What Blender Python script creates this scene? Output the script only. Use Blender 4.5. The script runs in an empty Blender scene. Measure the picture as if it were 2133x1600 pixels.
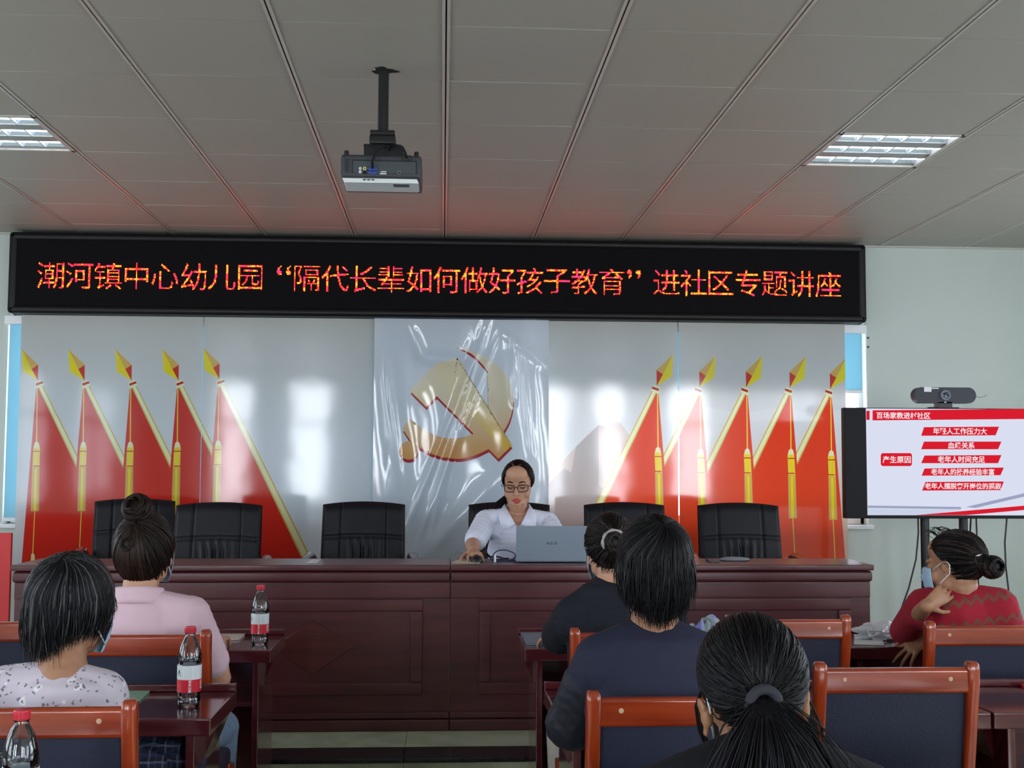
import bpy, bmesh, math, random
import numpy as np
from mathutils import Vector, Matrix, Euler, noise
random.seed(7)
S = bpy.context.scene
COL = S.collection
PI = math.pi

# ------------------------------------------------------------------ camera
FPX, IW, IH, CZ = 2480.0, 2133, 1600, 1.42
YAW, PITCH, ROLL = 0.0577995, 0.0686835, 0.0042465
fwd = Vector((math.sin(YAW)*math.cos(PITCH), math.cos(YAW)*math.cos(PITCH), math.sin(PITCH)))
rgt = fwd.cross(Vector((0, 0, 1))).normalized()
upv = rgt.cross(fwd)
rgt, upv = math.cos(ROLL)*rgt+math.sin(ROLL)*upv, -math.sin(ROLL)*rgt+math.cos(ROLL)*upv
cam = bpy.data.cameras.new('camera')
cam.sensor_fit = 'HORIZONTAL'; cam.sensor_width = 36.0
cam.lens = FPX/IW*36.0; cam.clip_start = 0.05; cam.clip_end = 100
camo = bpy.data.objects.new('camera', cam); COL.objects.link(camo)
M = Matrix.Identity(4)
for i in range(3):
    M[i][0], M[i][1], M[i][2] = rgt[i], upv[i], -fwd[i]
M[2][3] = CZ
camo.matrix_world = M
S.camera = camo

def at(px, py, Y):
    "the point of the room at distance Y down the room that the photograph shows at px, py"
    d = fwd+(px-IW/2)/FPX*rgt-(py-IH/2)/FPX*upv
    return Vector((0, 0, CZ))+d*(Y/d.y)

# ------------------------------------------------------------------ light and exposure
S.view_settings.view_transform = 'Standard'
S.view_settings.look = 'None'
S.view_settings.gamma = 1.0
S.view_settings.use_curve_mapping = False
S.view_settings.exposure = 0.0
w = bpy.data.worlds.new('world'); S.world = w; w.use_nodes = True
w.node_tree.nodes['Background'].inputs[0].default_value = (0.75, 0.86, 1.0, 1)
w.node_tree.nodes['Background'].inputs[1].default_value = 1.0
REAR_L, SIDE_L, BACK_L, TUBE_L = 20.0, 6.5, 4.6, 9.0     # daylight in the windows behind, beside and in front; lamp tubes
LED_L = 9.0

# ------------------------------------------------------------------ materials
def lin(c):
    return tuple(((v/255)/12.92 if v/255 <= .04045 else ((v/255+.055)/1.055)**2.4) for v in c)
MATS = {}
def mat(name, rgb, rough=.5, metal=0., spec=.5, emit=0., noise_amt=0., noise_scale=8., stretch=(1, 1, 1),
        bump=0., bump_scale=60., coat=0., alpha=1., trans=0., rgb2=None, detail=3.):
    if name in MATS: return MATS[name]
    m = bpy.data.materials.new(name); m.use_nodes = True
    nt = m.node_tree; p = nt.nodes['Principled BSDF']
    c = lin(rgb)+(1,)
    p.inputs['Base Color'].default_value = c
    p.inputs['Roughness'].default_value = rough
    p.inputs['Metallic'].default_value = metal
    p.inputs['Specular IOR Level'].default_value = spec
    p.inputs['Coat Weight'].default_value = coat
    p.inputs['Coat Roughness'].default_value = .12
    p.inputs['Alpha'].default_value = alpha
    p.inputs['Transmission Weight'].default_value = trans
    if emit:
        p.inputs['Emission Color'].default_value = c
        p.inputs['Emission Strength'].default_value = emit
    tc = None
    if noise_amt or bump:
        tc = nt.nodes.new('ShaderNodeTexCoord'); mp = nt.nodes.new('ShaderNodeMapping')
        mp.inputs['Scale'].default_value = stretch
        nt.links.new(tc.outputs['Object'], mp.inputs[0])
    if noise_amt:
        n = nt.nodes.new('ShaderNodeTexNoise'); n.inputs['Scale'].default_value = noise_scale
        n.inputs['Detail'].default_value = detail
        nt.links.new(mp.outputs[0], n.inputs['Vector'])
        mx = nt.nodes.new('ShaderNodeMix'); mx.data_type = 'RGBA'
        b = lin(rgb2)+(1,) if rgb2 else tuple(v*(1-noise_amt) for v in c[:3])+(1,)
        a = c if rgb2 else tuple(min(1, v*(1+noise_amt)) for v in c[:3])+(1,)
        rp = nt.nodes.new('ShaderNodeMapRange')
        rp.inputs[1].default_value = .3; rp.inputs[2].default_value = .7
        nt.links.new(n.outputs[0], rp.inputs[0]); nt.links.new(rp.outputs[0], mx.inputs[0])
        mx.inputs[6].default_value = a; mx.inputs[7].default_value = b
        nt.links.new(mx.outputs[2], p.inputs['Base Color'])
    if bump:
        n2 = nt.nodes.new('ShaderNodeTexNoise'); n2.inputs['Scale'].default_value = bump_scale
        n2.inputs['Detail'].default_value = detail
        nt.links.new(mp.outputs[0], n2.inputs['Vector'])
        bp = nt.nodes.new('ShaderNodeBump'); bp.inputs['Strength'].default_value = bump
        bp.inputs['Distance'].default_value = .01
        nt.links.new(n2.outputs[0], bp.inputs['Height']); nt.links.new(bp.outputs[0], p.inputs['Normal'])
    MATS[name] = m
    return m
def glow(name, rgb, s):
    if name in MATS: return MATS[name]
    m = bpy.data.materials.new(name); m.use_nodes = True
    nt = m.node_tree; nt.nodes.clear()
    e = nt.nodes.new('ShaderNodeEmission'); o = nt.nodes.new('ShaderNodeOutputMaterial')
    e.inputs[0].default_value = lin(rgb)+(1,); e.inputs[1].default_value = s
    nt.links.new(e.outputs[0], o.inputs[0]); MATS[name] = m
    return m
def print_mat(name, rgb, rgb2=None, z0=0., z1=1., tl=.16, rough=.075, bump=.035, bscale=2.):
    "glossy vinyl print that lets some light through; optional colour run along height"
    if name in MATS: return MATS[name]
    m = bpy.data.materials.new(name); m.use_nodes = True
    nt = m.node_tree; p = nt.nodes['Principled BSDF']; out = nt.nodes['Material Output']
    tr = nt.nodes.new('ShaderNodeBsdfTranslucent'); ms = nt.nodes.new('ShaderNodeMixShader')
    ms.inputs[0].default_value = tl
    nt.links.new(p.outputs[0], ms.inputs[1]); nt.links.new(tr.outputs[0], ms.inputs[2]); nt.links.new(ms.outputs[0], out.inputs[0])
    p.inputs['Roughness'].default_value = rough
    p.inputs['Specular IOR Level'].default_value = .6
    tc = nt.nodes.new('ShaderNodeTexCoord')
    if rgb2:
        sp = nt.nodes.new('ShaderNodeSeparateXYZ'); nt.links.new(tc.outputs['Object'], sp.inputs[0])
        rp = nt.nodes.new('ShaderNodeMapRange'); rp.interpolation_type = 'SMOOTHSTEP'
        rp.inputs[1].default_value = z0; rp.inputs[2].default_value = z1
        nt.links.new(sp.outputs[2], rp.inputs[0])
        mx = nt.nodes.new('ShaderNodeMix'); mx.data_type = 'RGBA'
        mx.inputs[6].default_value = lin(rgb)+(1,); mx.inputs[7].default_value = lin(rgb2)+(1,)
        nt.links.new(rp.outputs[0], mx.inputs[0])
        nt.links.new(mx.outputs[2], p.inputs['Base Color']); nt.links.new(mx.outputs[2], tr.inputs[0])
    else:
        p.inputs['Base Color'].default_value = lin(rgb)+(1,); tr.inputs[0].default_value = lin(rgb)+(1,)
    n = nt.nodes.new('ShaderNodeTexNoise'); n.inputs['Scale'].default_value = bscale; n.inputs['Detail'].default_value = 2
    bp = nt.nodes.new('ShaderNodeBump'); bp.inputs['Strength'].default_value = bump; bp.inputs['Distance'].default_value = .05
    nt.links.new(tc.outputs['Object'], n.inputs['Vector']); nt.links.new(n.outputs[0], bp.inputs['Height'])
    nt.links.new(bp.outputs[0], p.inputs['Normal'])
    MATS[name] = m
    return m
def wood(name, a, b, rough=.25, axis=0, coat=.3):
    st = [14, 14, 14]; st[axis] = 1.2
    return mat(name, a, rough=rough, noise_amt=.3, rgb2=b, noise_scale=2.2, stretch=tuple(st), coat=coat, detail=6)

desk_wood = wood('desk wood', (92, 39, 44), (71, 27, 32), .36, coat=.12)
desk_wood_v = wood('desk wood upright', (92, 39, 44), (71, 27, 32), .36, axis=2, coat=.12)
inlay_wood = wood('inlay wood', (98, 40, 38), (72, 28, 28), .3)
table_wood = wood('table wood', (92, 34, 40), (70, 24, 30), .12, coat=.6)
chair_wood = wood('chair wood', (172, 66, 26), (126, 38, 14), .22, axis=0, coat=.6)
chair_wood_v = wood('chair wood upright', (172, 66, 26), (126, 38, 14), .22, axis=2, coat=.6)
navy = mat('navy leatherette', (38, 42, 62), rough=.55, spec=.35, bump=.15, bump_scale=180)
black_leather = mat('black leather', (17, 18, 25), rough=.5, spec=.3, bump=.1, bump_scale=120)
arm_wood = wood('arm wood', (70, 24, 28), (50, 16, 20), .25, axis=1)
wall_m = mat('wall paint', (196, 204, 197), rough=.55, noise_amt=.02, noise_scale=3, bump=.03, bump_scale=200)
tile_m = mat('ceiling tile', (166, 161, 152), rough=.5, spec=.4)
bar_m = mat('ceiling bar', (190, 186, 178), rough=.3, metal=.15)
gap_m = mat('dark gap', (20, 18, 16), rough=.9)
blackp = mat('black plastic', (22, 22, 26), rough=.4)
black_metal = mat('black metal', (26, 26, 28), rough=.35, metal=.3)
dark_grey = mat('dark grey plastic', (52, 56, 62), rough=.4)
white_m = mat('white enamel', (235, 238, 240), rough=.3)
paper_m = mat('paper', (225, 226, 228), rough=.6)
skin = mat('skin', (196, 146, 118), rough=.5, noise_amt=.05, noise_scale=20)
skin_b = mat('skin tanned', (170, 122, 92), rough=.5, noise_amt=.06, noise_scale=20)
hair_k = mat('black hair', (10, 9, 11), rough=.45, spec=.16)
hair_k2 = mat('black hair sheen', (20, 20, 27), rough=.4, spec=.3)
hair_br = mat('brown hair', (27, 17, 14), rough=.45, spec=.2)
hair_br2 = mat('brown hair light', (54, 36, 28), rough=.42, spec=.3)
hair_g = mat('greying hair', (19, 20, 25), rough=.45, spec=.22)
hair_g2 = mat('grey hair', (78, 78, 78), rough=.45, spec=.3)
mask_m = mat('mask blue', (172, 208, 232), rough=.7, bump=.2, bump_scale=120)
mask_w = mat('mask white', (232, 236, 240), rough=.7)
red_print = mat('bright red', (205, 30, 45), rough=.4)

# ------------------------------------------------------------------ mesh helpers
class B:
    def __init__(s): s.bm = bmesh.new()
    def _add(s, tb, m, mtx=None):
        if mtx is not None: bmesh.ops.transform(tb, matrix=mtx, verts=tb.verts)
        vm = {}
        for v in tb.verts: vm[v] = s.bm.verts.new(v.co)
        for f in tb.faces:
            try:
                nf = s.bm.faces.new([vm[v] for v in f.verts]); nf.material_index = m if m is not None else f.material_index
            except ValueError: pass
        tb.free(); return s
    def box(s, x0, x1, y0, y1, z0, z1, bev=0., seg=2, m=0, mtx=None):
        tb = bmesh.new(); bmesh.ops.create_cube(tb, size=1)
        bmesh.ops.transform(tb, matrix=Matrix.Translation(((x0+x1)/2, (y0+y1)/2, (z0+z1)/2)) @ Matrix.Diagonal((x1-x0, y1-y0, z1-z0, 1)), verts=tb.verts)
        if bev: bmesh.ops.bevel(tb, geom=tb.edges[:], offset=bev, segments=seg, profile=.5, affect='EDGES')
        return s._add(tb, m, mtx)
    def tube(s, pts, rad, n=8, m=0, caps=True, flat=1., sq=1.):
        pts = [Vector(p) for p in pts]; k = len(pts)
        if not hasattr(rad, '__len__'): rad = [rad]*k
        t0 = (pts[1]-pts[0]).normalized()
        ref = Vector((0, 0, 1)) if abs(t0.z) < .9 else Vector((1, 0, 0))
        nx = t0.cross(ref).normalized(); rings = []
        cs = [(math.copysign(abs(math.cos(2*PI*j/n))**sq, math.cos(2*PI*j/n)), math.copysign(abs(math.sin(2*PI*j/n))**sq, math.sin(2*PI*j/n))) for j in range(n)]
        for i, p in enumerate(pts):
            t = (pts[min(i+1, k-1)]-pts[max(i-1, 0)])
            if t.length < 1e-9: t = t0
            t.normalize(); nx = (nx-t*nx.dot(t))
            if nx.length < 1e-6: nx = t.orthogonal()
            nx.normalize(); ny = t.cross(nx)
            rings.append([s.bm.verts.new(p+(nx*cs[j][0]+ny*flat*cs[j][1])*rad[i]) for j in range(n)])
        for i in range(k-1):
            a, b = rings[i], rings[i+1]
            for j in range(n):
                f = s.bm.faces.new((a[j], a[(j+1) % n], b[(j+1) % n], b[j])); f.material_index = m
        if caps:
            f = s.bm.faces.new(rings[0][::-1]); f.material_index = m
            f = s.bm.faces.new(rings[-1]); f.material_index = m
        return s
    def lathe(s, prof, c=(0, 0, 0), n=24, m=0, ax=None):
        c = Vector(c); rings = []
        R = ax if ax is not None else Matrix.Identity(3)
        for r, z in prof:
            rings.append([s.bm.verts.new(c+R @ Vector((r*math.cos(2*PI*j/n), r*math.sin(2*PI*j/n), z))) for j in range(n)])
        for i in range(len(rings)-1):
            a, b = rings[i], rings[i+1]
            for j in range(n):
                f = s.bm.faces.new((a[j], a[(j+1) % n], b[(j+1) % n], b[j])); f.material_index = m
        if prof[0][0] > 1e-6: s.bm.faces.new(rings[0][::-1]).material_index = m
        if prof[-1][0] > 1e-6: s.bm.faces.new(rings[-1]).material_index = m
        return s
    def ball(s, c, r, sub=2, m=0, R=None):
        tb = bmesh.new(); bmesh.ops.create_icosphere(tb, subdivisions=sub, radius=1)
        if not hasattr(r, '__len__'): r = (r, r, r)
        mx = Matrix.Translation(Vector(c))
        if R is not None: mx = mx @ R.to_4x4()
        return s._add(tb, m, mx @ Matrix.Diagonal((r[0], r[1], r[2], 1)))
    def sweep(s, p0, r0, p1, r1, R=None, n=None, ease=None):
        "a run of balls (round or oval) from one joint to the next"
        p0, p1 = Vector(p0), Vector(p1)
        v0 = r0 if hasattr(r0, '__len__') else (r0,)*3
        v1 = r1 if hasattr(r1, '__len__') else (r1,)*3
        if n is None: n = max(2, int((p1-p0).length/(min(min(v0), min(v1))*.55))+1)
        for i in range(n+1):
            t = i/n; e = ease(t) if ease else t
            s.ball(p0.lerp(p1, t), [a+(b-a)*e for a, b in zip(v0, v1)], 2, 0, R)
        return s
    def poly(s, pts, m=0):
        f = s.bm.faces.new([s.bm.verts.new(Vector(p)) for p in pts]); f.material_index = m; return s
    def prism(s, pts, d, m=0):
        "closed outline pushed along d"
        d = Vector(d); a = [s.bm.verts.new(Vector(p)) for p in pts]; b = [s.bm.verts.new(Vector(p)+d) for p in pts]
        n = len(a)
        s.bm.faces.new(a).material_index = m; s.bm.faces.new(b[::-1]).material_index = m
        for i in range(n): s.bm.faces.new((a[i], b[i], b[(i+1) % n], a[(i+1) % n])).material_index = m
        return s
    def grid(s, fn, nu, nv, m=0, close_u=False):
        g = [[s.bm.verts.new(Vector(fn(i/nu, j/nv))) for i in range(nu+(0 if close_u else 1))] for j in range(nv+1)]
        k = len(g[0])
        for j in range(nv):
            for i in range(nu):
                f = s.bm.faces.new((g[j][i], g[j][(i+1) % k], g[j+1][(i+1) % k], g[j+1][i])); f.material_index = m
        return s
    def mesh(s, name, mats, angle=40, org=None, fix=True):
        if fix: bmesh.ops.recalc_face_normals(s.bm, faces=s.bm.faces)
        if org is not None: bmesh.ops.translate(s.bm, vec=-Vector(org), verts=s.bm.verts)
        me = bpy.data.meshes.new(name); s.bm.to_mesh(me); s.bm.free()
        for q in (mats if isinstance(mats, (list, tuple)) else [mats]): me.materials.append(q)
        if angle:
            me.polygons.foreach_set('use_smooth', [True]*len(me.polygons))
            if angle < 180: me.set_sharp_from_angle(angle=math.radians(angle))
        return me
    def remesh(s, vox=.004, it=4, fac=.5):
        me = bpy.data.meshes.new('tmp'); s.bm.to_mesh(me); s.bm.free()
        o = bpy.data.objects.new('tmp', me); COL.objects.link(o)
        r = o.modifiers.new('r', 'REMESH'); r.mode = 'VOXEL'; r.voxel_size = vox; r.use_smooth_shade = True
        if it:
            q = o.modifiers.new('s', 'SMOOTH'); q.factor = fac; q.iterations = it
        dg = bpy.context.evaluated_depsgraph_get(); dg.update()
        m2 = bpy.data.meshes.new_from_object(o.evaluated_get(dg))
        bpy.data.objects.remove(o); bpy.data.meshes.remove(me)
        s.bm = bmesh.new(); s.bm.from_mesh(m2); bpy.data.meshes.remove(m2)
        return s

def tag(o, label=None, cat=None, group=None, kind=None):
    if label: o['label'] = label
    if cat: o['category'] = cat
    if group: o['group'] = group
    if kind: o['kind'] = kind
    return o
def obj(name, b, mats, parent=None, loc=(0, 0, 0), angle=40, org=None, fix=True):
    me = b.mesh(name, mats, angle, org, fix) if isinstance(b, B) else b
    o = bpy.data.objects.new(name, me); COL.objects.link(o)
    o.location = loc
    if parent is not None: o.parent = parent
    if angle == 40 and len(me.polygons) > 5:
        wn = o.modifiers.new('normals', 'WEIGHTED_NORMAL'); wn.mode = 'FACE_AREA'; wn.keep_sharp = True
    return o
def thing(name, label, cat, loc=(0, 0, 0), rz=0., group=None):
    o = bpy.data.objects.new(name, None); COL.objects.link(o)
    o.location = loc; o.rotation_euler = (0, 0, rz); o.empty_display_size = .1
    return tag(o, label, cat, group)
def struct(name, b, mats, parent=None, angle=40):
    o = obj(name, b, mats, parent, angle=angle)
    if parent is None: o['kind'] = 'structure'
    return o
def dup(root, label, loc=None, rz=None, group=None):
    r = root.copy(); COL.objects.link(r)
    if loc is not None: r.location = loc
    if rz is not None: r.rotation_euler = (0, 0, rz)
    r['label'] = label
    if group: r['group'] = group
    for ch in list(root.children):
        c = ch.copy(); COL.objects.link(c); c.parent = r
        for g in list(ch.children):
            d = g.copy(); COL.objects.link(d); d.parent = c
    return r
def text_mesh(body, size, bold=0., align='LEFT', res=2):
    cu = bpy.data.curves.new('tmp', 'FONT'); cu.body = body; cu.size = size; cu.offset = bold
    cu.align_x = align; cu.resolution_u = res
    o = bpy.data.objects.new('tmp', cu); COL.objects.link(o)
    dg = bpy.context.evaluated_depsgraph_get(); dg.update()
    me = bpy.data.meshes.new_from_object(o.evaluated_get(dg))
    me.calc_loop_triangles()
    co = np.array([v.co[:] for v in me.vertices]).reshape(-1, 3)
    tri = [tuple(t.vertices) for t in me.loop_triangles]
    bpy.data.objects.remove(o); bpy.data.meshes.remove(me)
    return co, tri
def put_text(b, body, fn, size, m=0, bold=0., align='CENTER', mid=True):
    "letters as faces; fn maps the text plane (u across, v up) into the room"
    co, tri = text_mesh(body, size, bold)
    if not len(co): return
    lo, hi = co.min(0), co.max(0)
    ox = -(lo[0]+hi[0])/2 if align == 'CENTER' else -lo[0]
    oy = -(lo[1]+hi[1])/2 if mid else 0
    vs = [b.bm.verts.new(Vector(fn(c[0]+ox, c[1]+oy))) for c in co]
    for t in tri:
        try: b.bm.faces.new([vs[i] for i in t]).material_index = m
        except ValueError: pass

# ================================================================== ROOM
XL, XR, YB, YR, ZC = -4.6, 4.9, 8.0, -3.0, 2.95
DZ, DY = 0.22, 5.0              # dais height and its front edge
floor_m = mat('floor tile', (196, 202, 178), rough=.18, noise_amt=.2, rgb2=(158, 168, 144), noise_scale=5, detail=6)
dais_m = mat('dais tile', (206, 210, 182), rough=.2, noise_amt=.2, rgb2=(166, 176, 148), noise_scale=6, detail=7)
granite = mat('black granite', (34, 33, 36), rough=.15, noise_amt=.3, noise_scale=60)
b = B(); k = 0
for i in range(12):
    for j in range(14):
        x0, y0 = XL+i*.8, YR+j*.8
        x1, y1 = min(x0+.8, XR), min(y0+.8, DY)
        if y1-y0 > .01 and x1-x0 > .01: b.box(x0+.001, x1-.001, y0+.001, y1-.001, -.05, 0, m=0)
b.box(XL, XR, YR, DY, -.06, -.004, m=1)
struct('floor', b, [floor_m, gap_m])
b = B()
for i in range(12):
    x0 = XL-.35+i*.8; x1 = min(x0+.8, XR); x0 = max(x0, XL)
    b.box(x0+.001, x1-.001, DY+.012, DY+.03, 0, DZ-.021, m=0)
    b.box(x0+.001, x1-.001, DY, DY+.2, DZ-.02, DZ, bev=.003, m=1)
    for j in range(4): b.box(x0+.001, x1-.001, DY+.202+j*.7, min(DY+.9+j*.7, YB), DZ-.02, DZ, m=0)
b.box(XL, XR, DY+.02, YB, 0, DZ-.004, m=2)
struct('floor_dais', b, [dais_m, granite, gap_m])

# back wall with the long window behind the printed panels
WX0, WX1, WZ0, WZ1 = -2.87, 2.90, 1.03, 2.42
b = B()
b.box(XL-.1, XR+.1, YB, YB+.2, 0, WZ0); b.box(XL-.1, XR+.1, YB, YB+.2, WZ1, ZC+.05)
b.box(XL-.1, WX0, YB, YB+.2, WZ0, WZ1); b.box(WX1, XR+.1, YB, YB+.2, WZ0, WZ1)
struct('wall_back', b, wall_m)
sky_back = glow('daylight at the far window', (236, 244, 255), BACK_L)
sky_rear = glow('daylight at the rear windows', (240, 246, 255), REAR_L)
sky_side = glow('daylight at the side windows', (232, 242, 255), SIDE_L)
def window(name, b_frame, b_glass, glass_m, sill=None):
    o = struct(name, b_frame, white_m)
    g = obj('window_glass', b_glass, glass_m, o)
    if sill: obj('window_sill', sill, white_m, o)
    return o
f = B(); n = 5
for i in range(n+1):
    x = WX0+(WX1-WX0)*i/n; f.box(x-.03, x+.03, YB+.08, YB+.14, WZ0, WZ1, bev=.004)
f.box(WX0, WX1, YB+.08, YB+.14, WZ0, WZ0+.06, bev=.004); f.box(WX0, WX1, YB+.08, YB+.14, WZ1-.06, WZ1, bev=.004)
g = B().box(WX0, WX1, YB+.15, YB+.16, WZ0, WZ1)
si = B().box(WX0-.03, WX1+.03, YB-.03, YB+.08, WZ0-.03, WZ0, bev=.006)
window('window_1', f, g, sky_back, si)
# left, right and rear walls, each with windows
def side_wall(name, x, sgn, wins, z0, z1, first):
    b = B(); xa, xb = (x, x+.2) if sgn > 0 else (x-.2, x)
    b.box(xa, xb, YR, YB, 0, z0); b.box(xa, xb, YR, YB, z1, ZC+.05)
    ys = YR
    for (a, c) in wins:
        b.box(xa, xb, ys, a, z0, z1); ys = c
    b.box(xa, xb, ys, YB, z0, z1)
    struct(name, b, wall_m)
    for k, (a, c) in enumerate(wins):
        f = B(); u0, u1 = (x+.06, x+.12) if sgn > 0 else (x-.12, x-.06)
        for q in (a+.03, (a+c)/2, c-.03): f.box(u0, u1, q-.03, q+.03, z0, z1, bev=.004)
        for q in (z0+.03, z1-.03, z1-.5): f.box(u0, u1, a, c, q-.03, q+.03, bev=.004)
        g = B().box(*((u1+.01, u1+.02) if sgn > 0 else (u0-.02, u0-.01)), a, c, z0, z1)
        window('window_%d' % (first+k), f, g, sky_side)
side_wall('wall_left', XL, -1, [(-1.5, .5), (1.5, 3.5), (4.5, 6.5)], .95, 2.5, 2)
side_wall('wall_right', XR, 1, [(-1.5, .5), (1.5, 3.5), (4.5, 6.5)], .95, 2.5, 5)
REARW = [(-3.6, -3.0), (-2.4, -1.75), (1.55, 2.0), (2.45, 2.95), (3.6, 4.3)]
b = B(); xs = XL
b.box(XL, XR, YR-.2, YR, 0, .8); b.box(XL, XR, YR-.2, YR, 2.75, ZC+.05)
for (a, c) in REARW: b.box(xs, a, YR-.2, YR, .8, 2.75); xs = c
b.box(xs, XR, YR-.2, YR, .8, 2.75)
struct('wall_rear', b, wall_m)
for k, (a, c) in enumerate(REARW):
    f = B()
    for q in (a+.025, c-.025): f.box(q-.025, q+.025, YR-.12, YR-.06, .8, 2.75, bev=.004)
    for q in (.83, 2.1, 2.72): f.box(a, c, YR-.12, YR-.06, q-.03, q+.03, bev=.004)
    window('window_%d' % (8+k), f, B().box(a, c, YR-.14, YR-.13, .8, 2.75), sky_rear)

# ceiling: metal panels between double bars that run down the room
b = B(); T = .6; YC0 = 4.06-T*12
FIX = [(1.8, 5.26), (-2.4, 5.26)]
for i in range(-8, 9):
    for j in range(0, 20):
        x0, y0 = i*T, YC0+j*T
        if x0+T <= XL or x0 >= XR or y0+T <= YR or y0 >= YB: continue
        if any(abs(x0-fx) < .01 and abs(y0-fy) < .01 for fx, fy in FIX): continue
        xa, xb, ya, yb_ = max(x0+.012, XL), min(x0+T-.012, XR), max(y0+.0015, YR), min(y0+T-.0015, YB)
        mt = Matrix.Translation(((xa+xb)/2, (ya+yb_)/2, ZC)) @ Euler((random.gauss(0, .0016), random.gauss(0, .0016), 0)).to_matrix().to_4x4() @ Matrix.Translation((-(xa+xb)/2, -(ya+yb_)/2, -ZC))
        b.box(xa, xb, ya, yb_, ZC, ZC+.02, bev=.003, seg=1, mtx=mt)
b.box(XL, XR, YR, YB, ZC+.16, ZC+.18, m=1)
struct('ceiling', b, [tile_m, gap_m])
b = B()
for i in range(-7, 9):
    x = i*T
    b.box(x-.014, x-.003, YR, YB, ZC-.004, ZC+.03, bev=.0015, seg=1, m=0)
    b.box(x+.003, x+.014, YR, YB, ZC-.004, ZC+.03, bev=.0015, seg=1, m=0)
    b.box(x-.003, x+.003, YR, YB, ZC+.006, ZC+.03, m=1)
o = struct('trim_1', b, [bar_m, gap_m])
b = B()
b.box(XL, -2.84, YB-.03, YB, ZC-.012, ZC, bev=.002); b.box(2.87, XR, YB-.03, YB, ZC-.012, ZC, bev=.002)
struct('trim_2', b, bar_m)

# ceiling lights
refl = mat('lamp reflector', (190, 200, 214), rough=.12, metal=.85)
blade_m = mat('lamp blade', (236, 240, 246), rough=.25)
tube_m = glow('lamp tube', (235, 242, 255), TUBE_L)
pan_m = mat('lamp pan', (150, 152, 150), rough=.3)
def ceiling_light(x0, y0, label):
    t = thing('ceiling_light', label, 'ceiling light', (x0+.3, y0+.3, ZC), 0, 'square louvred ceiling lights')
    b = B()
    for a in (-1, 1):
        b.box(a*.285-.012, a*.285+.012, -.297, .297, -.006, .02, bev=.002)
        b.box(-.297, .297, a*.285-.012, a*.285+.012, -.006, .02, bev=.002)
    obj('frame', b, bar_m, t)
    b = B().box(-.285, .285, -.285, .285, .1, .11)
    for q in (-.0965, .0965): b.box(-.272, .272, q-.042, q+.042, .002, .02, bev=.003)
    for a in (-1, 1): b.box(a*.285-.006, a*.285+.006, -.285, .285, .0, .1); b.box(-.285, .285, a*.285-.006, a*.285+.006, 0., .1)
    obj('pan', b, pan_m, t)
    for yy in (-.193, 0, .193):
        b = B()
        b.grid(lambda u, v, yy=yy: (-.272+.544*u, yy-.055+.11*v, .08-(2*v-1)**2*.074), 2, 12)
        r = obj('reflector', b, refl, t)
        obj('tube', B().tube([(-.262, yy, .024), (.262, yy, .024)], .013, 10), tube_m, r)
        for q in range(-2, 2):
            x = (q+.5)*.109; b = B()
            b.prism([(x-.004, yy-.053, .004), (x-.004, yy+.053, .004), (x-.004, yy+.012, .022), (x-.004, yy-.012, .022)], (.008, 0, 0))
            obj('louvre', b, blade_m, r)
    return t
ceiling_light(*FIX[0], 'square louvred ceiling light above the television, to the right of the projector')
ceiling_light(*FIX[1], 'square louvred ceiling light cut by the left edge, to the left of the projector')

# ================================================================== PROJECTOR
P = at(800, 100, 4.55)
pj = thing('projector', 'dark grey projector hanging from the ceiling on a black pole', 'projector', (P.x, 4.55, ZC))
zb = at(800, 371, 4.44).z-ZC; zt = at(800, 322, 4.44).z-ZC         # body bottom and top edges, seen from the rear
b = B().lathe([(.0, .02), (.018, .02)], n=8)
b = B().tube([(0, 0, .1), (0, 0, at(800, 280, 4.55).z-ZC)], .0205, 20)
obj('pole', b, black_metal, pj)
b = B()                                                     # torn hole in the panel round the pole
ring = [(.047*(1+.25*math.sin(3*a+1)+.12*math.sin(7*a))) for a in [2*PI*i/28 for i in range(28)]]
b.prism([(ring[i]*math.cos(2*PI*i/28), ring[i]*.8*math.sin(2*PI*i/28), -.0015) for i in range(28)], (0, 0, .001))
obj('cutout', b, gap_m, pj)
b = B().box(-.048, -.03, -.03, -.005, -.012, -.002, bev=.002, mtx=Matrix.Rotation(.3, 4, 'Y'))
obj('bracket_tab', b, white_m, pj)
z0 = at(800, 278, 4.55).z-ZC
b = B()
b.box(-.047, .047, -.05, .05, z0-.018, z0, bev=.003); b.box(-.05, .05, -.045, .05, z0-.052, z0-.016, bev=.006)
b.box(-.072, .072, -.03, .06, z0-.066, z0-.05, bev=.003); b.box(-.07, .082, -.05, .08, zt+.006, z0-.062, bev=.004)
for a in (-.022, .028): b.lathe([(0, -.0495), (.005, -.0495), (.005, -.045)], c=(a, 0, z0-.036), n=10, ax=Matrix.Rotation(-PI/2, 3, 'X') @ Matrix.Diagonal((1, 1, -1)), m=1)
for a in (-1, 1): b.tube([(a*.075, -.03, zt+.012), (a*.092, -.03, zt+.012), (a*.094, -.03, zt)], .004, 6)
obj('bracket', b, [black_metal, dark_grey], pj)
w2 = .152; yb0 = -.11
b = B().box(-w2, w2, yb0, .13, zb, zt, bev=.012, seg=3)
body = obj('body', b, dark_grey, pj)
b = B().box(-w2+.004, w2-.002, yb0+.004, .13, zb-.002, zb+.012, bev=.005)
b.prism([(-w2+.006, yb0+.006, zb), (-w2+.014, yb0+.010, zb-.016), (-w2+.014, .03, zb-.016), (-w2+.006, .12, zb)], (2*w2-.024, 0, 0), m=1)
for k in range(3): b.box(-.068+k*.016, -.057+k*.016, yb0+.004, yb0+.012, zb-.008, zb-.004)
b.box(.045, .105, yb0+.03, yb0+.07, zb-.0175, zb-.014)
obj('base_cover', b, [blackp, mat('lower shell', (222, 226, 228), rough=.3)], pj)
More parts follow.
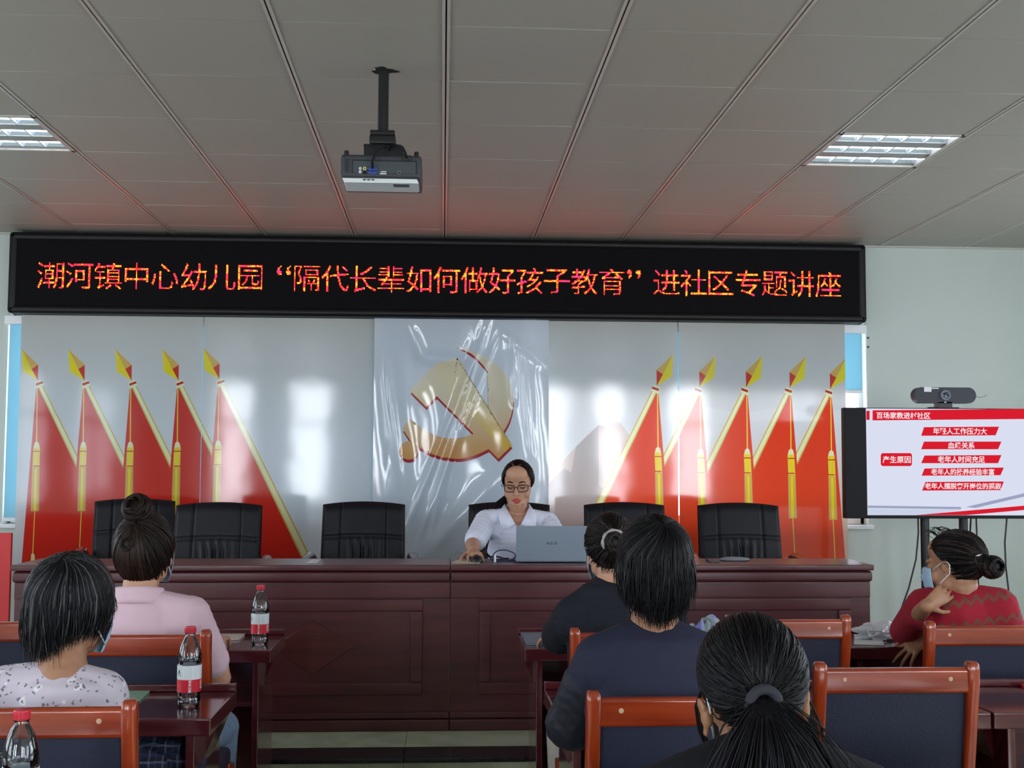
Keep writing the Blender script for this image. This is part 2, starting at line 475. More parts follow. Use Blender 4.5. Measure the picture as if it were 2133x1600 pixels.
b = B().box(-.107, .132, yb0-.0015, yb0+.004, zb+.02, zt-.026, bev=.001)
for q in (-.107, .132): b.box(q-.0015, q+.0015, yb0-.003, yb0+.004, zb+.016, zt-.022, m=1)
b.box(-.107, .132, yb0-.003, yb0+.004, zt-.025, zt-.022, m=1)
for q in range(10): b.box(-.134, -.122, yb0-.002, yb0+.003, zb+.022+q*.005, zb+.0245+q*.005, m=1)
b.box(.078, .113, yb0-.006, yb0+.003, zt-.024, zt-.002, bev=.002, m=1)
obj('rear_panel', b, [mat('rear panel', (62, 68, 74), rough=.45), blackp], pj)
RX = Matrix.Rotation(PI/2, 3, 'X')
jm = [white_m, mat('yellow jack', (215, 205, 120)), blackp, mat('grey jack', (110, 115, 120)), mat('blue plug', (40, 70, 150), rough=.4)]
for x, z, r, m in ((-.078, .034, .0055, 0), (-.078, .021, .0055, 0), (-.061, .034, .007, 1), (-.061, .020, .007, 2), (.068, .020, .007, 3)):
    obj('socket', B().lathe([(r*.45, 0), (r*.45, .004), (r, .004), (r, 0)], c=(x, yb0-.002, zb+z), n=12, ax=RX), jm[m], pj)
obj('plug', B().box(-.05, -.013, yb0-.012, yb0, zb+.026, zb+.038, bev=.002), jm[4], pj)
obj('socket', B().box(-.05, -.013, yb0-.006, yb0, zb+.014, zb+.024, bev=.002), jm[4], pj)
obj('socket', B().box(-.004, .02, yb0-.004, yb0, zb+.014, zb+.018), jm[0], pj); obj('socket', B().box(.0, .02, yb0-.004, yb0, zb+.022, zb+.025), jm[0], pj)
b = B()
b.tube([(-.032, yb0-.012, zb+.035), (-.03, yb0-.05, zb+.05), (-.015, yb0-.04, zt+.0), (.0, yb0-.01, zt+.03), (.01, -.05, zt+.045)], [.0055]*3+[.008, .006], 8)
b.tube([(.095, yb0-.006, zt-.012), (.092, yb0-.03, zt+.0), (.08, yb0-.02, zt+.025), (.06, -.09, zt+.042), (.035, -.07, zt+.045), (.02, -.04, zt+.03)], .0045, 8)
obj('cable', b, blackp, pj)
for a in (-1, 1):
    obj('foot', B().lathe([(.0, .017), (.0075, .017), (.009, .012), (.009, .0), (0, 0)], c=(a*.132, yb0+.02, zt), n=12), blackp, pj)
    
# ================================================================== LED SIGN
SX0, SX1, SZ0, SZ1, SY = -2.83, 2.857, 2.397, 2.93, 7.84
sg = thing('led_sign', 'long black scrolling sign with glowing red lettering under the ceiling', 'sign', ((SX0+SX1)/2, SY, SZ0))
so = Vector(sg.location)
frame_m = mat('sign frame', (17, 16, 19), rough=.4, spec=.3)
b = B()
fr = .055
for (x0, x1, z0, z1) in ((SX0, SX1, SZ0, SZ0+fr), (SX0, SX1, SZ1-fr, SZ1), (SX0, SX0+fr, SZ0, SZ1), (SX1-fr, SX1, SZ0, SZ1)):
    b.box(x0, x1, SY, YB-.01, z0, z1, bev=.022, seg=3)
obj('frame', b, frame_m, sg, org=so)
b = B().box(SX0+.03, SX1-.03, SY+.012, YB-.015, SZ0+.03, SZ1-.03)
obj('screen', b, mat('sign screen', (13, 12, 14), rough=.75, spec=.12), sg, org=so)
def led(name, c):
    m = glow(name, (255, 255, 255), LED_L); m.node_tree.nodes['Emission'].inputs[0].default_value = c+(1,); return m
leds = [led('led red', (1, .010, .006)), led('led amber', (1, .11, .008)), led('led pink', (.9, .010, .05))]
b = B(); EM = .192; NG = 32; pit = EM/NG
head = '潮河镇中心幼儿园“隔代长辈如何做好孩子教育”进社区专题讲座'
c0, c1 = at(104, 573, SY), at(1726, 592, SY)
for k, ch in enumerate(head):
    t = k/(len(head)-1); cx = c0.x+(c1.x-c0.x)*t; cz = c0.z+(c1.z-c0.z)*t
    co, tri = text_mesh(ch, EM*(1.45 if ch in '“”' else 1), -.0020)
    if not len(co): continue
    lo, hi = co.min(0), co.max(0)
    if ch == '“': cx += .035; cz += .05
    if ch == '”': cx -= .035; cz += .05
    ox, oy = cx-(lo[0]+hi[0])/2, cz-(lo[1]+hi[1])/2
    gx = np.arange(math.floor((lo[0]+ox-so.x)/pit), math.ceil((hi[0]+ox-so.x)/pit)+1)*pit+so.x
    gz = np.arange(math.floor((lo[1]+oy-so.z)/pit), math.ceil((hi[1]+oy-so.z)/pit)+1)*pit+so.z
    X, Z = np.meshgrid(gx, gz); hit = np.zeros(X.shape, bool)
    for (i0, i1, i2) in tri:
        a, p, q = co[i0][:2]+[ox, oy], co[i1][:2]+[ox, oy], co[i2][:2]+[ox, oy]
        d = (p[0]-a[0])*(q[1]-a[1])-(q[0]-a[0])*(p[1]-a[1])
        if abs(d) < 1e-12: continue
        u = ((X-a[0])*(q[1]-a[1])-(q[0]-a[0])*(Z-a[1]))/d; v = ((p[0]-a[0])*(Z-a[1])-(X-a[0])*(p[1]-a[1]))/d
        hit |= (u >= -.02) & (v >= -.02) & (u+v <= 1.02)
    for x, z in zip(X[hit], Z[hit]):
        n = noise.noise(Vector((x*30, 0, z*30)))+random.gauss(0, .25)
        m = 1 if n > .16 else (2 if n < -.34 else 0); h = pit*.43
        b.poly([(x-h, SY+.009, z-h), (x+h, SY+.009, z-h), (x+h, SY+.009, z+h), (x-h, SY+.009, z+h)], m)
obj('lettering', b, leds, sg, org=so, angle=0, fix=False)

# ================================================================== BLINDS AND PRINTED PANELS
blind_m = print_mat('blue blind', (166, 212, 226), tl=.45, rough=.7, bump=0)
b = B()
def blind(name, label, x0, x1, zbot):
    t = thing('roller_blind', label, 'roller blind', ((x0+x1)/2, 7.985, 2.40), 0, 'blue roller blinds at the far window')
    o = Vector(t.location)
    obj('cassette', B().box(x0, x1, 7.955, 8.03, 2.335, 2.396, bev=.008), white_m, t, org=o)
    obj('fabric', B().box(x0+.03, x1-.03, 7.985, 7.988, zbot, 2.34), blind_m, t, org=o)
    obj('bottom_bar', B().box(x0+.03, x1-.03, 7.978, 7.996, zbot-.025, zbot, bev=.004), white_m, t, org=o)
    return t
blind('l', 'blue roller blind pulled right down, its edge showing left of the flag panels', -2.885, .55, 1.07)
rb = blind('r', 'blue roller blind raised part way, its edge showing beside the wall near the television', .62, 2.895, 1.95)
obj('chain', B().tube([(2.888, 7.96, 2.33), (2.888, 7.96, 1.5)], .004, 6), white_m, rb, org=Vector(rb.location))

PY = 7.93
V_white = print_mat('print white', (206, 207, 210), (190, 188, 182), 1.4, 2.4)
V_peach = print_mat('print peach', (214, 182, 164), (206, 206, 206), .9, 1.75)
V_red = print_mat('print red', (205, 46, 34), (198, 40, 34), 1., 1.9)
V_red2 = print_mat('print deep red', (178, 32, 28))
V_red_backlit = print_mat('print backlit red', (218, 72, 42), (212, 62, 40), 1., 1.9)  # right-hand flags: glow of the window behind is painted into this redder-orange ink
V_gold = print_mat('print gold', (226, 196, 70))
V_yel = print_mat('print yellow', (226, 206, 20))
V_tan = print_mat('print tan', (206, 164, 84))
V_pole = print_mat('print pole', (226, 216, 166), (222, 222, 180), 1.2, 1.9)
V_poled = print_mat('print pole edge', (196, 170, 84))
V_hill = print_mat('print hill', (176, 156, 150), (168, 160, 158), 1.0, 1.6)
V_hill2 = print_mat('print far hill', (196, 178, 170))
PM = [V_white, V_red, V_red2, V_gold, V_yel, V_tan, V_pole, V_poled, V_peach, V_hill, V_hill2, V_red_backlit]
ptz = at(900, 664, PY).z
class Panel:
    def __init__(s, x0, x1, zbot, base=0):
        s.polys = []; s.x0, s.x1, s.zb, s.zt, s.base = x0, x1, zbot, 2.394, base
    def add(s, px, m):
        "outline read off the print, clipped to this panel"
        pts = [(at(x, y, PY).x, at(x, y, PY).z) for x, y in px]
        for ax, lim, sg in ((0, s.x0, 1), (0, s.x1, -1), (1, s.zb, 1), (1, s.zt, -1)):
            out = []
            for i in range(len(pts)):
                p, q = pts[i-1], pts[i]; dp, dq = (p[ax]-lim)*sg, (q[ax]-lim)*sg
                if (dp < 0) != (dq < 0):
                    t = dp/(dp-dq); out.append((p[0]+(q[0]-p[0])*t, p[1]+(q[1]-p[1])*t))
                if dq >= 0: out.append(q)
            pts = out
            if len(pts) < 3: return
        s.polys.append((pts, m))
    def done(s, label):
        "one sheet: the outlines are cut into each other and every piece takes the ink printed last"
        from mathutils.geometry import delaunay_2d_cdt
        co = [(s.x0, s.zb), (s.x1, s.zb), (s.x1, s.zt), (s.x0, s.zt)]; fs = [[0, 1, 2, 3]]
        for pts, m in s.polys:
            ar = sum(pts[i-1][0]*pts[i][1]-pts[i][0]*pts[i-1][1] for i in range(len(pts)))
            k = len(co); co += pts; fs.append(list(range(k, k+len(pts)))[::1 if ar > 0 else -1])
        v, e, f, ov, oe, of = delaunay_2d_cdt([Vector(c) for c in co], [], fs, 1, 1e-6)
        b = B(); vs = [b.bm.verts.new((p.x, PY, p.y)) for p in v]
        for q, src in zip(f, of):
            top = max([t for t in src if t > 0], default=0)
            fc = b.bm.faces.new([vs[t] for t in q]); fc.material_index = s.polys[top-1][1] if top else s.base
            fc.normal_update()
            if fc.normal.y > 0: fc.normal_flip()
        c = Vector(((s.x0+s.x1)/2, PY, s.zt))
        o = obj('printed_panel', b, PM, None, loc=c, org=c, angle=0, fix=False)
        return tag(o, label, 'backdrop panel', 'printed backdrop panels')
# the colour runs use object height, so heights count down from the top edge of a panel
for m_ in PM:
    for nd in m_.node_tree.nodes:
        if nd.type == 'MAP_RANGE':
            nd.inputs[1].default_value -= 2.394; nd.inputs[2].default_value -= 2.394
def flag(pan, tx, ty, s):
    "one leaning flag; tx, ty is the spear tip, s=1 leans right, -1 left"
    def q(*p): return [(tx+s*x, ty+y) for x, y in p]
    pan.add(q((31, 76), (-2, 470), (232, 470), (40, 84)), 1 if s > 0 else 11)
    pan.add(q((34, 80), (44, 76), (240, 470), (222, 470)), 6)
    pan.add(q((34, 80), (36, 79), (224, 470), (220, 470)), 7)
    pan.add(q((42, 77), (44, 76), (241, 470), (237, 470)), 7)
    pan.add(q((27, 69), (42, 64), (46, 76), (30, 83)), 6); pan.add(q((29, 72), (43, 67), (44.5, 71.5), (30.5, 77)), 2)
    pan.add(q((0, 0), (3.5, 47), (34, 66), (21, 42)), 4); pan.add(q((0, 0), (34.5, 33), (21, 42)), 5); pan.add(q((21, 42), (34.5, 33), (34, 66)), 1)
    pan.add(q((31.5, 82), (33.5, 82), (32.5, 196), (30, 196)), 3)
    pan.add(q((25, 205), (27, 196), (31, 192), (36, 196), (38, 205)), 6)
    pan.add(q((24.5, 205), (38.5, 205), (37, 247), (22.5, 247)), 3); pan.add(q((28.5, 207), (33, 207), (31.5, 245), (27, 245)), 4)
    pan.add(q((22, 247), (37.5, 247), (36, 338), (19, 338)), 5); pan.add(q((27, 249), (32, 249), (30.5, 336), (25, 336)), 4)
    for yy in (212, 243): pan.add(q((24, yy), (38, yy), (38, yy+2), (24, yy+2)), 2)
    pan.add(q((26.5, 338), (28.5, 338), (24, 428), (22, 428)), 3); pan.add(q((19, 442), (20, 428), (24, 425), (27, 429), (28, 442)), 6)
xs = [at(x, 900, PY).x for x in (37.5, 419.5, 778, 1143, 1413.5, 1762.5)]
zb1 = at(900, 1172, PY).z-.22
A = Panel(xs[0], xs[1]-.002, zb1)
for tx in (45, 142, 240, 338): flag(A, tx, 727, 1)
A.done('glossy backdrop panel printed with four leaning red flags')
A = Panel(xs[1]+.002, xs[2]+.02, zb1)
flag(A, 338, 727, 1); flag(A, 423, 724, 1)
A.done('glossy pale backdrop panel with a single red flag at its left edge')
A = Panel(xs[3]-.02, xs[4]-.004, zb1)
A.add([(1120, 1300), (1120, 1010), (1166, 968), (1200, 930), (1232, 898), (1247, 885), (1262, 890), (1275, 878), (1292, 880), (1310, 905), (1345, 925), (1420, 960), (1420, 1300)], 10)
A.add([(1120, 1300), (1120, 1040), (1150, 1000), (1175, 975), (1190, 985), (1200, 930), (1247, 886), (1247, 1010), (1300, 1060), (1420, 1100), (1420, 1300)], 9)
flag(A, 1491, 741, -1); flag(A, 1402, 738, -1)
A.done('glossy backdrop panel with a faint stone rampart and one red flag at its right')
A = Panel(xs[4]+.004, xs[5], zb1, 8)
A.add([(1400, 640), (1780, 640), (1780, 850), (1700, 862), (1620, 850), (1540, 862), (1470, 846), (1400, 850)], 0)
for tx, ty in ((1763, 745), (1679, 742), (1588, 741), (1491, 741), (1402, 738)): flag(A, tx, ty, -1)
A.done('glossy backdrop panel crowded with red flags, next to the television')

# creased hanging banner with the emblem
BY = PY-.03
bx0, bx1 = xs[2]+.0, xs[3]-.004
bz0, bz1 = zb1, 2.394
def wav(x, z):
    u = (x-bx0)/(bx1-bx0); v = (bz1-z)/(bz1-bz0)
    d = .012*math.sin(u*7.5+v*1.5)+.010*math.sin(u*15-v*5+1)*(1-v*.5)
    for (u0, v0, u1, v1, a, w_) in ((.66, .0, .2, .75, .018, .018), (.60, .0, .33, .78, .018, .02), (.72, .03, .25, .82, .012, .016),
                                (.20, .02, .27, .14, -.02, .03), (.27, .14, .52, .15, -.022, .03), (.52, .15, .62, .02, -.014, .03),
                                (.06, .1, .16, .6, .010, .02), (.83, .05, .9, .5, .010, .02), (.15, .95, .75, .55, .03, .05), (.3, 1., .8, .66, -.02, .04),
                                (.80, .02, .80, .30, .012, .02), (.74, .05, .97, .16, .012, .02)):
        dx, dy = u1-u0, (v1-v0)*1.35; px, py = u-u0, (v-v0)*1.35
        L2 = dx*dx+dy*dy; t = max(0, min(1, (px*dx+py*dy)/L2)); dist = math.hypot(px-t*dx, py-t*dy)
        d += a*math.exp(-(dist/w_)**2)*(math.sin(PI*min(1, max(0, t*.9+.05)))**.5)
    n = noise.noise(Vector((x*9, 3.1, z*7)))*.0012
    edge = min(1, (1-abs(2*u-1))*6); top = min(1, v*8+.15)
    return BY-(d*top+n)*(.35+.65*edge)+.0
b = B()
b.grid(lambda i, j: (bx0+(bx1-bx0)*i, wav(bx0+(bx1-bx0)*i, bz0+(bz1-bz0)*j), bz0+(bz1-bz0)*j), 110, 150, 0)
E_gold = print_mat('emblem gold', (205, 150, 78), (214, 208, 184), -1.02, -.42, tl=.10, bump=.0)
E_gold2 = print_mat('emblem light gold', (216, 176, 60), (216, 208, 176), -.9, -.45, tl=.10, bump=.0)
E_red = print_mat('emblem red', (165, 38, 48), tl=.10, bump=.0)
V_ban = print_mat('banner silver', (196, 202, 210), tl=.10, rough=.09, bump=.0)
def smooth_pts(pts, k=8):
    out = []; n = len(pts)
    for i in range(n-1):
        p0, p1, p2, p3 = pts[max(i-1, 0)], pts[i], pts[i+1], pts[min(i+2, n-1)]
        for j in range(k):
            t = j/k
            out.append(tuple(.5*((2*p1[a])+(-p0[a]+p2[a])*t+(2*p0[a]-5*p1[a]+4*p2[a]-p3[a])*t*t+(-p0[a]+3*p1[a]-3*p2[a]+p3[a])*t**3) for a in (0, 1)))
    return out+[pts[-1]]
def cpx(p): return (660+p[0]*.3375, 480+p[1]*.3375)
sick_out = smooth_pts([(855, 702), (940, 735), (1050, 790), (1140, 860), (1195, 950), (1213, 1060), (1190, 1170), (1145, 1255)])
sick_in = smooth_pts([(1050, 1165), (1083, 1090), (1094, 1000), (1075, 910), (1020, 825), (940, 752), (855, 702)])
blade = sick_out+[(1060, 1350)]+[(960, 1260)]+sick_in[:-1]
low = [(1145, 1255), (1060, 1350)]+smooth_pts([(1060, 1350), (960, 1394), (850, 1410), (720, 1384), (625, 1335)])[1:]+[(575, 1295), (530, 1225), (570, 1160)]+smooth_pts([(570, 1160), (650, 1220), (740, 1268), (850, 1284), (960, 1260)])[1:]+[(1050, 1165)]
knob = [(567+57*math.cos(a*PI/12), 1358+57*math.sin(a*PI/12)) for a in range(24)]
ham = [(575, 990), (735, 822), (810, 808), (865, 785), (917, 848), (838, 930), (1205, 1325), (1120, 1410), (740, 1022), (675, 1090)]
facet = [(575, 990), (740, 930), (1010, 1205), (1120, 1410), (740, 1022), (675, 1090)]
def emb(pts, m, off, dx=0, dy=0):
    tb = bmesh.new()
    vs = []
    for p in pts:
        q = at(*cpx((p[0]+dx, p[1]+dy)), BY); vs.append(tb.verts.new((q.x, 0, q.z)))
    tb.faces.new(vs); bmesh.ops.triangulate(tb, faces=tb.faces[:])
    for it in range(5):
        ed = [e for e in tb.edges if e.calc_length() > .02]
        if not ed: break
        bmesh.ops.subdivide_edges(tb, edges=ed, cuts=1); bmesh.ops.triangulate(tb, faces=tb.faces[:])
    for v in tb.verts: v.co.y = wav(v.co.x, v.co.z)-off
    bmesh.ops.recalc_face_normals(tb, faces=tb.faces[:])
    if sum(f.normal.y for f in tb.faces) > 0: bmesh.ops.reverse_faces(tb, faces=tb.faces[:])
    b._add(tb, m)
for k, q in enumerate((blade, low, knob)): emb(q, 3, .0006+.00005*k, 3, 20)
emb(ham, 3, .0009, 3, 20)
for k, q in enumerate((blade, low, knob)): emb(q, 1, .0016+.0001*k)
emb(ham, 1, .0022); emb([(575, 990), (738, 930), (740, 1022), (675, 1090)], 2, .0026)
emb([(838, 930), (1205, 1325), (1165, 1367), (740, 925), (735, 822), (865, 785), (917, 848)], 2, .0025)
o = obj('emblem_banner', b, [V_ban, E_gold, E_gold2, E_red], None, angle=180, fix=False)
c = Vector(((bx0+bx1)/2, BY, bz1))
for v in o.data.vertices: v.co -= c
o.location = c
tag(o, 'creased silvery banner with a golden hammer and sickle emblem, behind the speaker', 'banner')

# ================================================================== TELEVISION
TY = 6.9
tv = thing('television', 'flat television on a black stand showing a red and white slide', 'television', (at(1980, 965, TY).x, TY+.02, DZ))
to = Vector(tv.location)
ta, tb_ = at(1756, 848, TY), at(1762, 1080, TY)
tx0, tz1, tz0 = at(1757, 848, TY).x, at(1757, 849, TY).z, at(1757, 1080, TY).z
tx1 = tx0+1.225
bez = mat('tv bezel', (9, 9, 14), rough=.5, spec=.2)
b = B().box(tx0, tx1, TY-.01, TY+.05, tz0, tz1, bev=.006)
obj('housing', b, bez, tv, org=to)
sx0, sx1 = at(1803, 900, TY).x, tx1-.125
sz1, sz0 = at(1803, 851, TY).z, at(1803, 1073, TY).z
ys = TY-.0115
def em(n, c, s=.95): return glow(n, c, s)
sm = [em('slide white', (222, 228, 246)), em('slide red', (222, 30, 48)), em('slide letters', (250, 240, 246)), em('slide grey', (160, 166, 196)), em('slide pale', (206, 214, 236))]
b = B().box(sx0, sx1, ys, ys+.004, sz0, sz1, m=0)
def spx(pts, m, k):
    b.poly([(at(x, y, TY).x, ys-.0006*k, at(x, y, TY).z) for x, y in pts][::-1], m)
spx([(1803, 856), (1810, 856), (1810, 875), (1803, 875)], 1, 1)
xr = 2146
spx([(1816, 855), (xr, 852), (xr, 873), (1816, 876)], 1, 1)
bars = [((1923, 890), (2079, 889), (2072, 907), (1917, 908), '年轻人工作压力大'), ((1923, 920), (2084, 920), (2077, 936), (1917, 936), '血缘关系'),
        ((1924, 949), (2084, 948), (2077, 965), (1917, 965), '老年人时间充足'), ((1924, 976), (2089, 974), (2082, 990), (1918, 991), '老年人的抚养经验丰富'),
        ((1926, 1004), (2089, 1003), (2082, 1021), (1919, 1022), '老年人摆脱离开岗位的孤寂')]
def line(txt, px, py, size, m=2, al='CENTER'):
    c = at(px, py, TY); put_text(b, txt, lambda u, v: (c.x+u, ys-.0022, c.z+v), size, m, size*.018, al)
for (p, q, r, s_, txt) in bars:
    spx([p, q, r, s_], 1, 1)
    line(txt, (p[0]+q[0]+r[0]+s_[0])/4, (p[1]+r[1])/2, .0385 if len(txt) > 9 else .041)
rr = []
for cx, cy, a0 in ((1893, 949, -90), (1893, 966, 0), (1838, 966, 90), (1838, 949, 180)):
    for k in range(5): a = math.radians(a0+22.5*k); rr.append((cx+5*math.cos(a), cy+5*math.sin(a)))
spx(rr, 1, 1); line('产生原因', 1866, 957.5, .043)
line('百场家教进村社区', 1824, 865.5, .041, 2, 'LEFT')
spx([(1806, 1053), (2000, 1056), (2000, 1061), (1806, 1058)], 3, 1)
spx([(2010, 1056), (xr, 1024), (xr, 1031), (2030, 1058)], 3, 1)
spx([(1806, 1060), (2000, 1062), (1940, 1072), (1806, 1072)], 4, 1)
spx([(1905, 1073), (2010, 1064), (xr, 1052), (xr, 1061), (2010, 1073)], 1, 2)
obj('screen', b, sm, tv, org=to, angle=0, fix=False)
for px in (1925, 2005):
    xx = at(px, 1100, TY+.1).x
    obj('post', B().tube([(xx, TY+.09, DZ+.06), (xx, TY+.09, tz1-.1)], .026, 14), black_metal, tv, org=to)
xa, xb = at(1925, 1100, TY+.1).x, at(2005, 1100, TY+.1).x
b = B().box(xa-.1, xb+.1, TY-.2, TY+.35, DZ+.045, DZ+.075, bev=.006)
for x in (xa-.07, xb+.07):
    for y in (TY-.17, TY+.32): b.lathe([(0, 0), (.022, 0), (.022, .03), (.012, .045)], c=(x, y, DZ), n=12)
obj('base', b, black_metal, tv, org=to)
b = B().box(xa-.05, xb+.05, TY+.05, TY+.08, tz0+.15, tz0+.35, bev=.003)
obj('mount_plate', b, black_metal, tv, org=to)
# camera bar on the television
cb = thing('conference_camera', 'black pill-shaped video conference camera standing on top of the television', 'webcam', (at(1965, 840, TY).x, TY+.01, tz1))
co_ = Vector(cb.location)
zc = at(1965, 824, TY).z; hx = .187; hr = .047
pill = [(co_.x+(hx-hr)*(1 if math.cos(a) > 0 else -1)+hr*math.cos(a), TY-.03, zc+hr*math.sin(a)) for a in [2*PI*(i+.5)/40 for i in range(40)]]
b = B().prism(pill, (0, .06, 0)); bmesh.ops.bevel(b.bm, geom=[e for e in b.bm.edges if abs(e.verts[0].co.y-e.verts[1].co.y) < 1e-5], offset=.007, segments=3, affect='EDGES')
obj('body', b, mat('camera body', (24, 26, 38), rough=.45), cb, org=co_)
lx = at(1964, 822, TY).x
b = B().lathe([(0, .004), (.02, .004), (.021, .012), (.03, .012), (.034, .004), (.034, 0)], c=(lx, TY-.03, zc), n=28, ax=RX)
b.lathe([(0, .006), (.016, .005)], c=(lx, TY-.03, zc), n=24, ax=RX, m=1)
obj('lens', b, [mat('lens ring', (92, 98, 112), rough=.3), mat('lens glass', (30, 34, 44), rough=.05)], cb, org=co_)
b = B().box(lx-.045, lx+.045, TY-.03, TY+.03, tz1, zc-hr+.012, bev=.004); b.box(lx-.09, lx+.09, TY-.02, TY+.02, tz1, tz1+.006, bev=.002)
obj('stand', b, blackp, cb, org=co_)
a = at(1928, 812, TY)
b = B().box(a.x-.022, a.x+.022, TY-.0325, TY-.029, a.z-.014, a.z+.014); b.box(a.x+.021, a.x+.066, TY-.0325, TY-.029, a.z+.004, a.z+.010)
obj('sticker', b, paper_m, cb, org=co_)
obj('maker_mark', B().box(lx-.006, lx+.006, TY-.0325, TY-.029, zc-.044, zc-.039), paper_m, cb, org=co_)
b = B().tube([at(2030, 826, TY), at(2042, 828, TY-.01), at(2050, 826, TY), at(2056, 823, TY)], .003, 6)
obj('cable', b, mat('grey cable', (150, 156, 160)), cb, org=co_)
cable_m = mat('black cable', (38, 38, 42), rough=.5)
def cable(pts, label, r=.005):
    v = [at(*p) for p in pts]; c = v[0].copy()
    o = obj('power_cable', B().tube(v, r, 6), cable_m, None, org=c, loc=c)
    tag(o, label, 'cable', 'cables behind the television')
cable([(1912, 1070, 6.99), (1913, 1110, 6.99), (1908, 1165, 6.98), (1893, 1225, 6.97), (1875, 1275, 6.96), (1868, 1300, 6.95), (1862, 1400, 6.9), (1862, 1470, 6.85)], 'black cable drooping to the left of the television posts')
cable([(2023, 1070, 7.02), (2021, 1105, 7.10), (2017, 1130, 7.12), (2018, 1300, 7.14), (2020, 1480, 7.3)], 'short black cable just right of the rear television post')
cable([(2033, 1070, 7.1), (2035, 1120, 7.1), (2037, 1180, 7.1), (2040, 1300, 7.08), (2046, 1475, 7.0)], 'black cable hanging straight behind the head of the woman in red')
cable([(2098, 1070, 7.1), (2093, 1130, 7.1), (2095, 1180, 7.1), (2103, 1248, 7.08), (2115, 1290, 7.0), (2150, 1300, 6.95), (2180, 1470, 6.9)], 'black cable hanging at the far right below the television')
for px, py, q in ((1808, 704, 'upper'), (1808, 723, 'lower')):
    v = at(px, py, YB); o = obj('wall_plug', B().lathe([(0, .012), (.007, .01), (.008, 0)], n=10, ax=RX), dark_grey, None, loc=(v.x, YB, v.z))
    tag(o, q+' of two small dark plugs in the wall beside the right-hand blind', 'wall plug', 'dark plugs in the wall')
# red board at the far left
b0 = at(26, 1110, 6.6); 
rbd = thing('display_board', 'plain red display board standing on the dais at the left edge', 'board', (b0.x-.45, 6.6, DZ))
ro = Vector(rbd.location)
obj('board', B().box(b0.x-.9, b0.x, 6.585, 6.61, DZ+.03, b0.z, bev=.004), mat('red board', (205, 42, 46), rough=.45), rbd, org=ro)
obj('foot', B().box(b0.x-.16, b0.x-.12, 6.45, 6.75, DZ, DZ+.035, bev=.004), white_m, rbd, org=ro)
obj('foot', B().box(b0.x-.78, b0.x-.74, 6.45, 6.75, DZ, DZ+.035, bev=.004), white_m, rbd, org=ro)

# ================================================================== FRONT DESKS
DYF, DYB, DT = 5.5, 5.88, .967
kx = 5.5/FPX
def dX(px): return at(px, 1340, DYF).x
def dZ_(py): return at(937, py, DYF).z
def desk(x0, x1, fr, inner, dia, label, left):
    t = thing('conference_desk', label, 'desk', ((x0+x1)/2, DYF, DZ), 0, 'front desks on the dais'); o = Vector(t.location)
    pl, pr = (.012, .0004) if left else (.0004, .012)
    b = B().box(x0, x1, DYF-.012, DYB, dZ_(1189), DT, bev=.005)
    obj('desktop', b, desk_wood, t, org=o)
    b = B().box(x0+pl*.3, x1-pr*.3, DYF-.002, DYB-.02, dZ_(1213), dZ_(1189)-.003, bev=.012, seg=3)
    obj('moulding', b, desk_wood, t, org=o)
    b = B().box(x0+pl, x1-pr, DYF+.022, DYF+.045, DZ+.01, dZ_(1213)+.004)
    obj('front_panel', b, desk_wood, t, org=o)
    b = B().box(x0+pl, x1-pr, DYF+.012, DYF+.03, dZ_(1247), dZ_(1213)-.001, bev=.004)
    obj('frieze', b, desk_wood, t, org=o)
    # raised frame with a recessed field
    fx0, fx1 = fr; fz0, fz1 = dZ_(1448), dZ_(1249); ix0, ix1 = inner; iz0, iz1 = dZ_(1423), dZ_(1274)
    b = B()
    for (a0, a1, c0, c1) in ((fx0, fx1, fz1, iz1), (fx0, fx1, iz0, fz0)):
        z0_, z1_ = min(c0, c1), max(c0, c1); b.box(a0, a1, DYF+.008, DYF+.03, z0_, z1_, bev=.005)
    b.box(fx0, ix0, DYF+.008, DYF+.03, iz0, iz1, bev=.005); b.box(ix1, fx1, DYF+.008, DYF+.03, iz0, iz1, bev=.005)
    obj('panel_frame', b, desk_wood, t, org=o)
    b = B(); cx, cz = dia, (iz0+iz1)/2; hw, hh = 83*kx, 55*kx
    b.prism([(cx-hw, DYF+.015, cz), (cx, DYF+.015, cz-hh), (cx+hw, DYF+.015, cz), (cx, DYF+.015, cz+hh)], (0, .01, 0)); bmesh.ops.bevel(b.bm, geom=b.bm.edges[:], offset=.002, segments=1, affect='EDGES')
    obj('diamond_inlay', b, inlay_wood, t, org=o)
    b = B().box(x0+pl*.5, x1-pr*.5, DYF+.004, DYF+.04, dZ_(1497), dZ_(1484), bev=.005, seg=2)
    b.box(x0+pl*.3, x1-pr*.3, DYF-.004, DYF+.04, DZ, dZ_(1499), bev=.006)
    obj('plinth', b, desk_wood, t, org=o)
    for x in (x0+pl, x1-pr-.02): obj('side_panel', B().box(x, x+.02, DYF+.04, DYB-.03, DZ, dZ_(1189)-.002), desk_wood_v, t, org=o)
    return t
dl, dm, dr = dX(18), dX(937), dX(1822)
desk(dl, dm-.001, (dX(76), dX(880)), (dX(102), dX(854)), dX(651), 'dark red-brown panelled desk at the left of the dais, diamond inlay in full view', True)
desk(dm+.001, dr, (dX(998), dX(1775)), (dX(1022), dX(1749)), dX(1385), 'dark red-brown panelled desk at the right of the dais, the laptop on it', False)

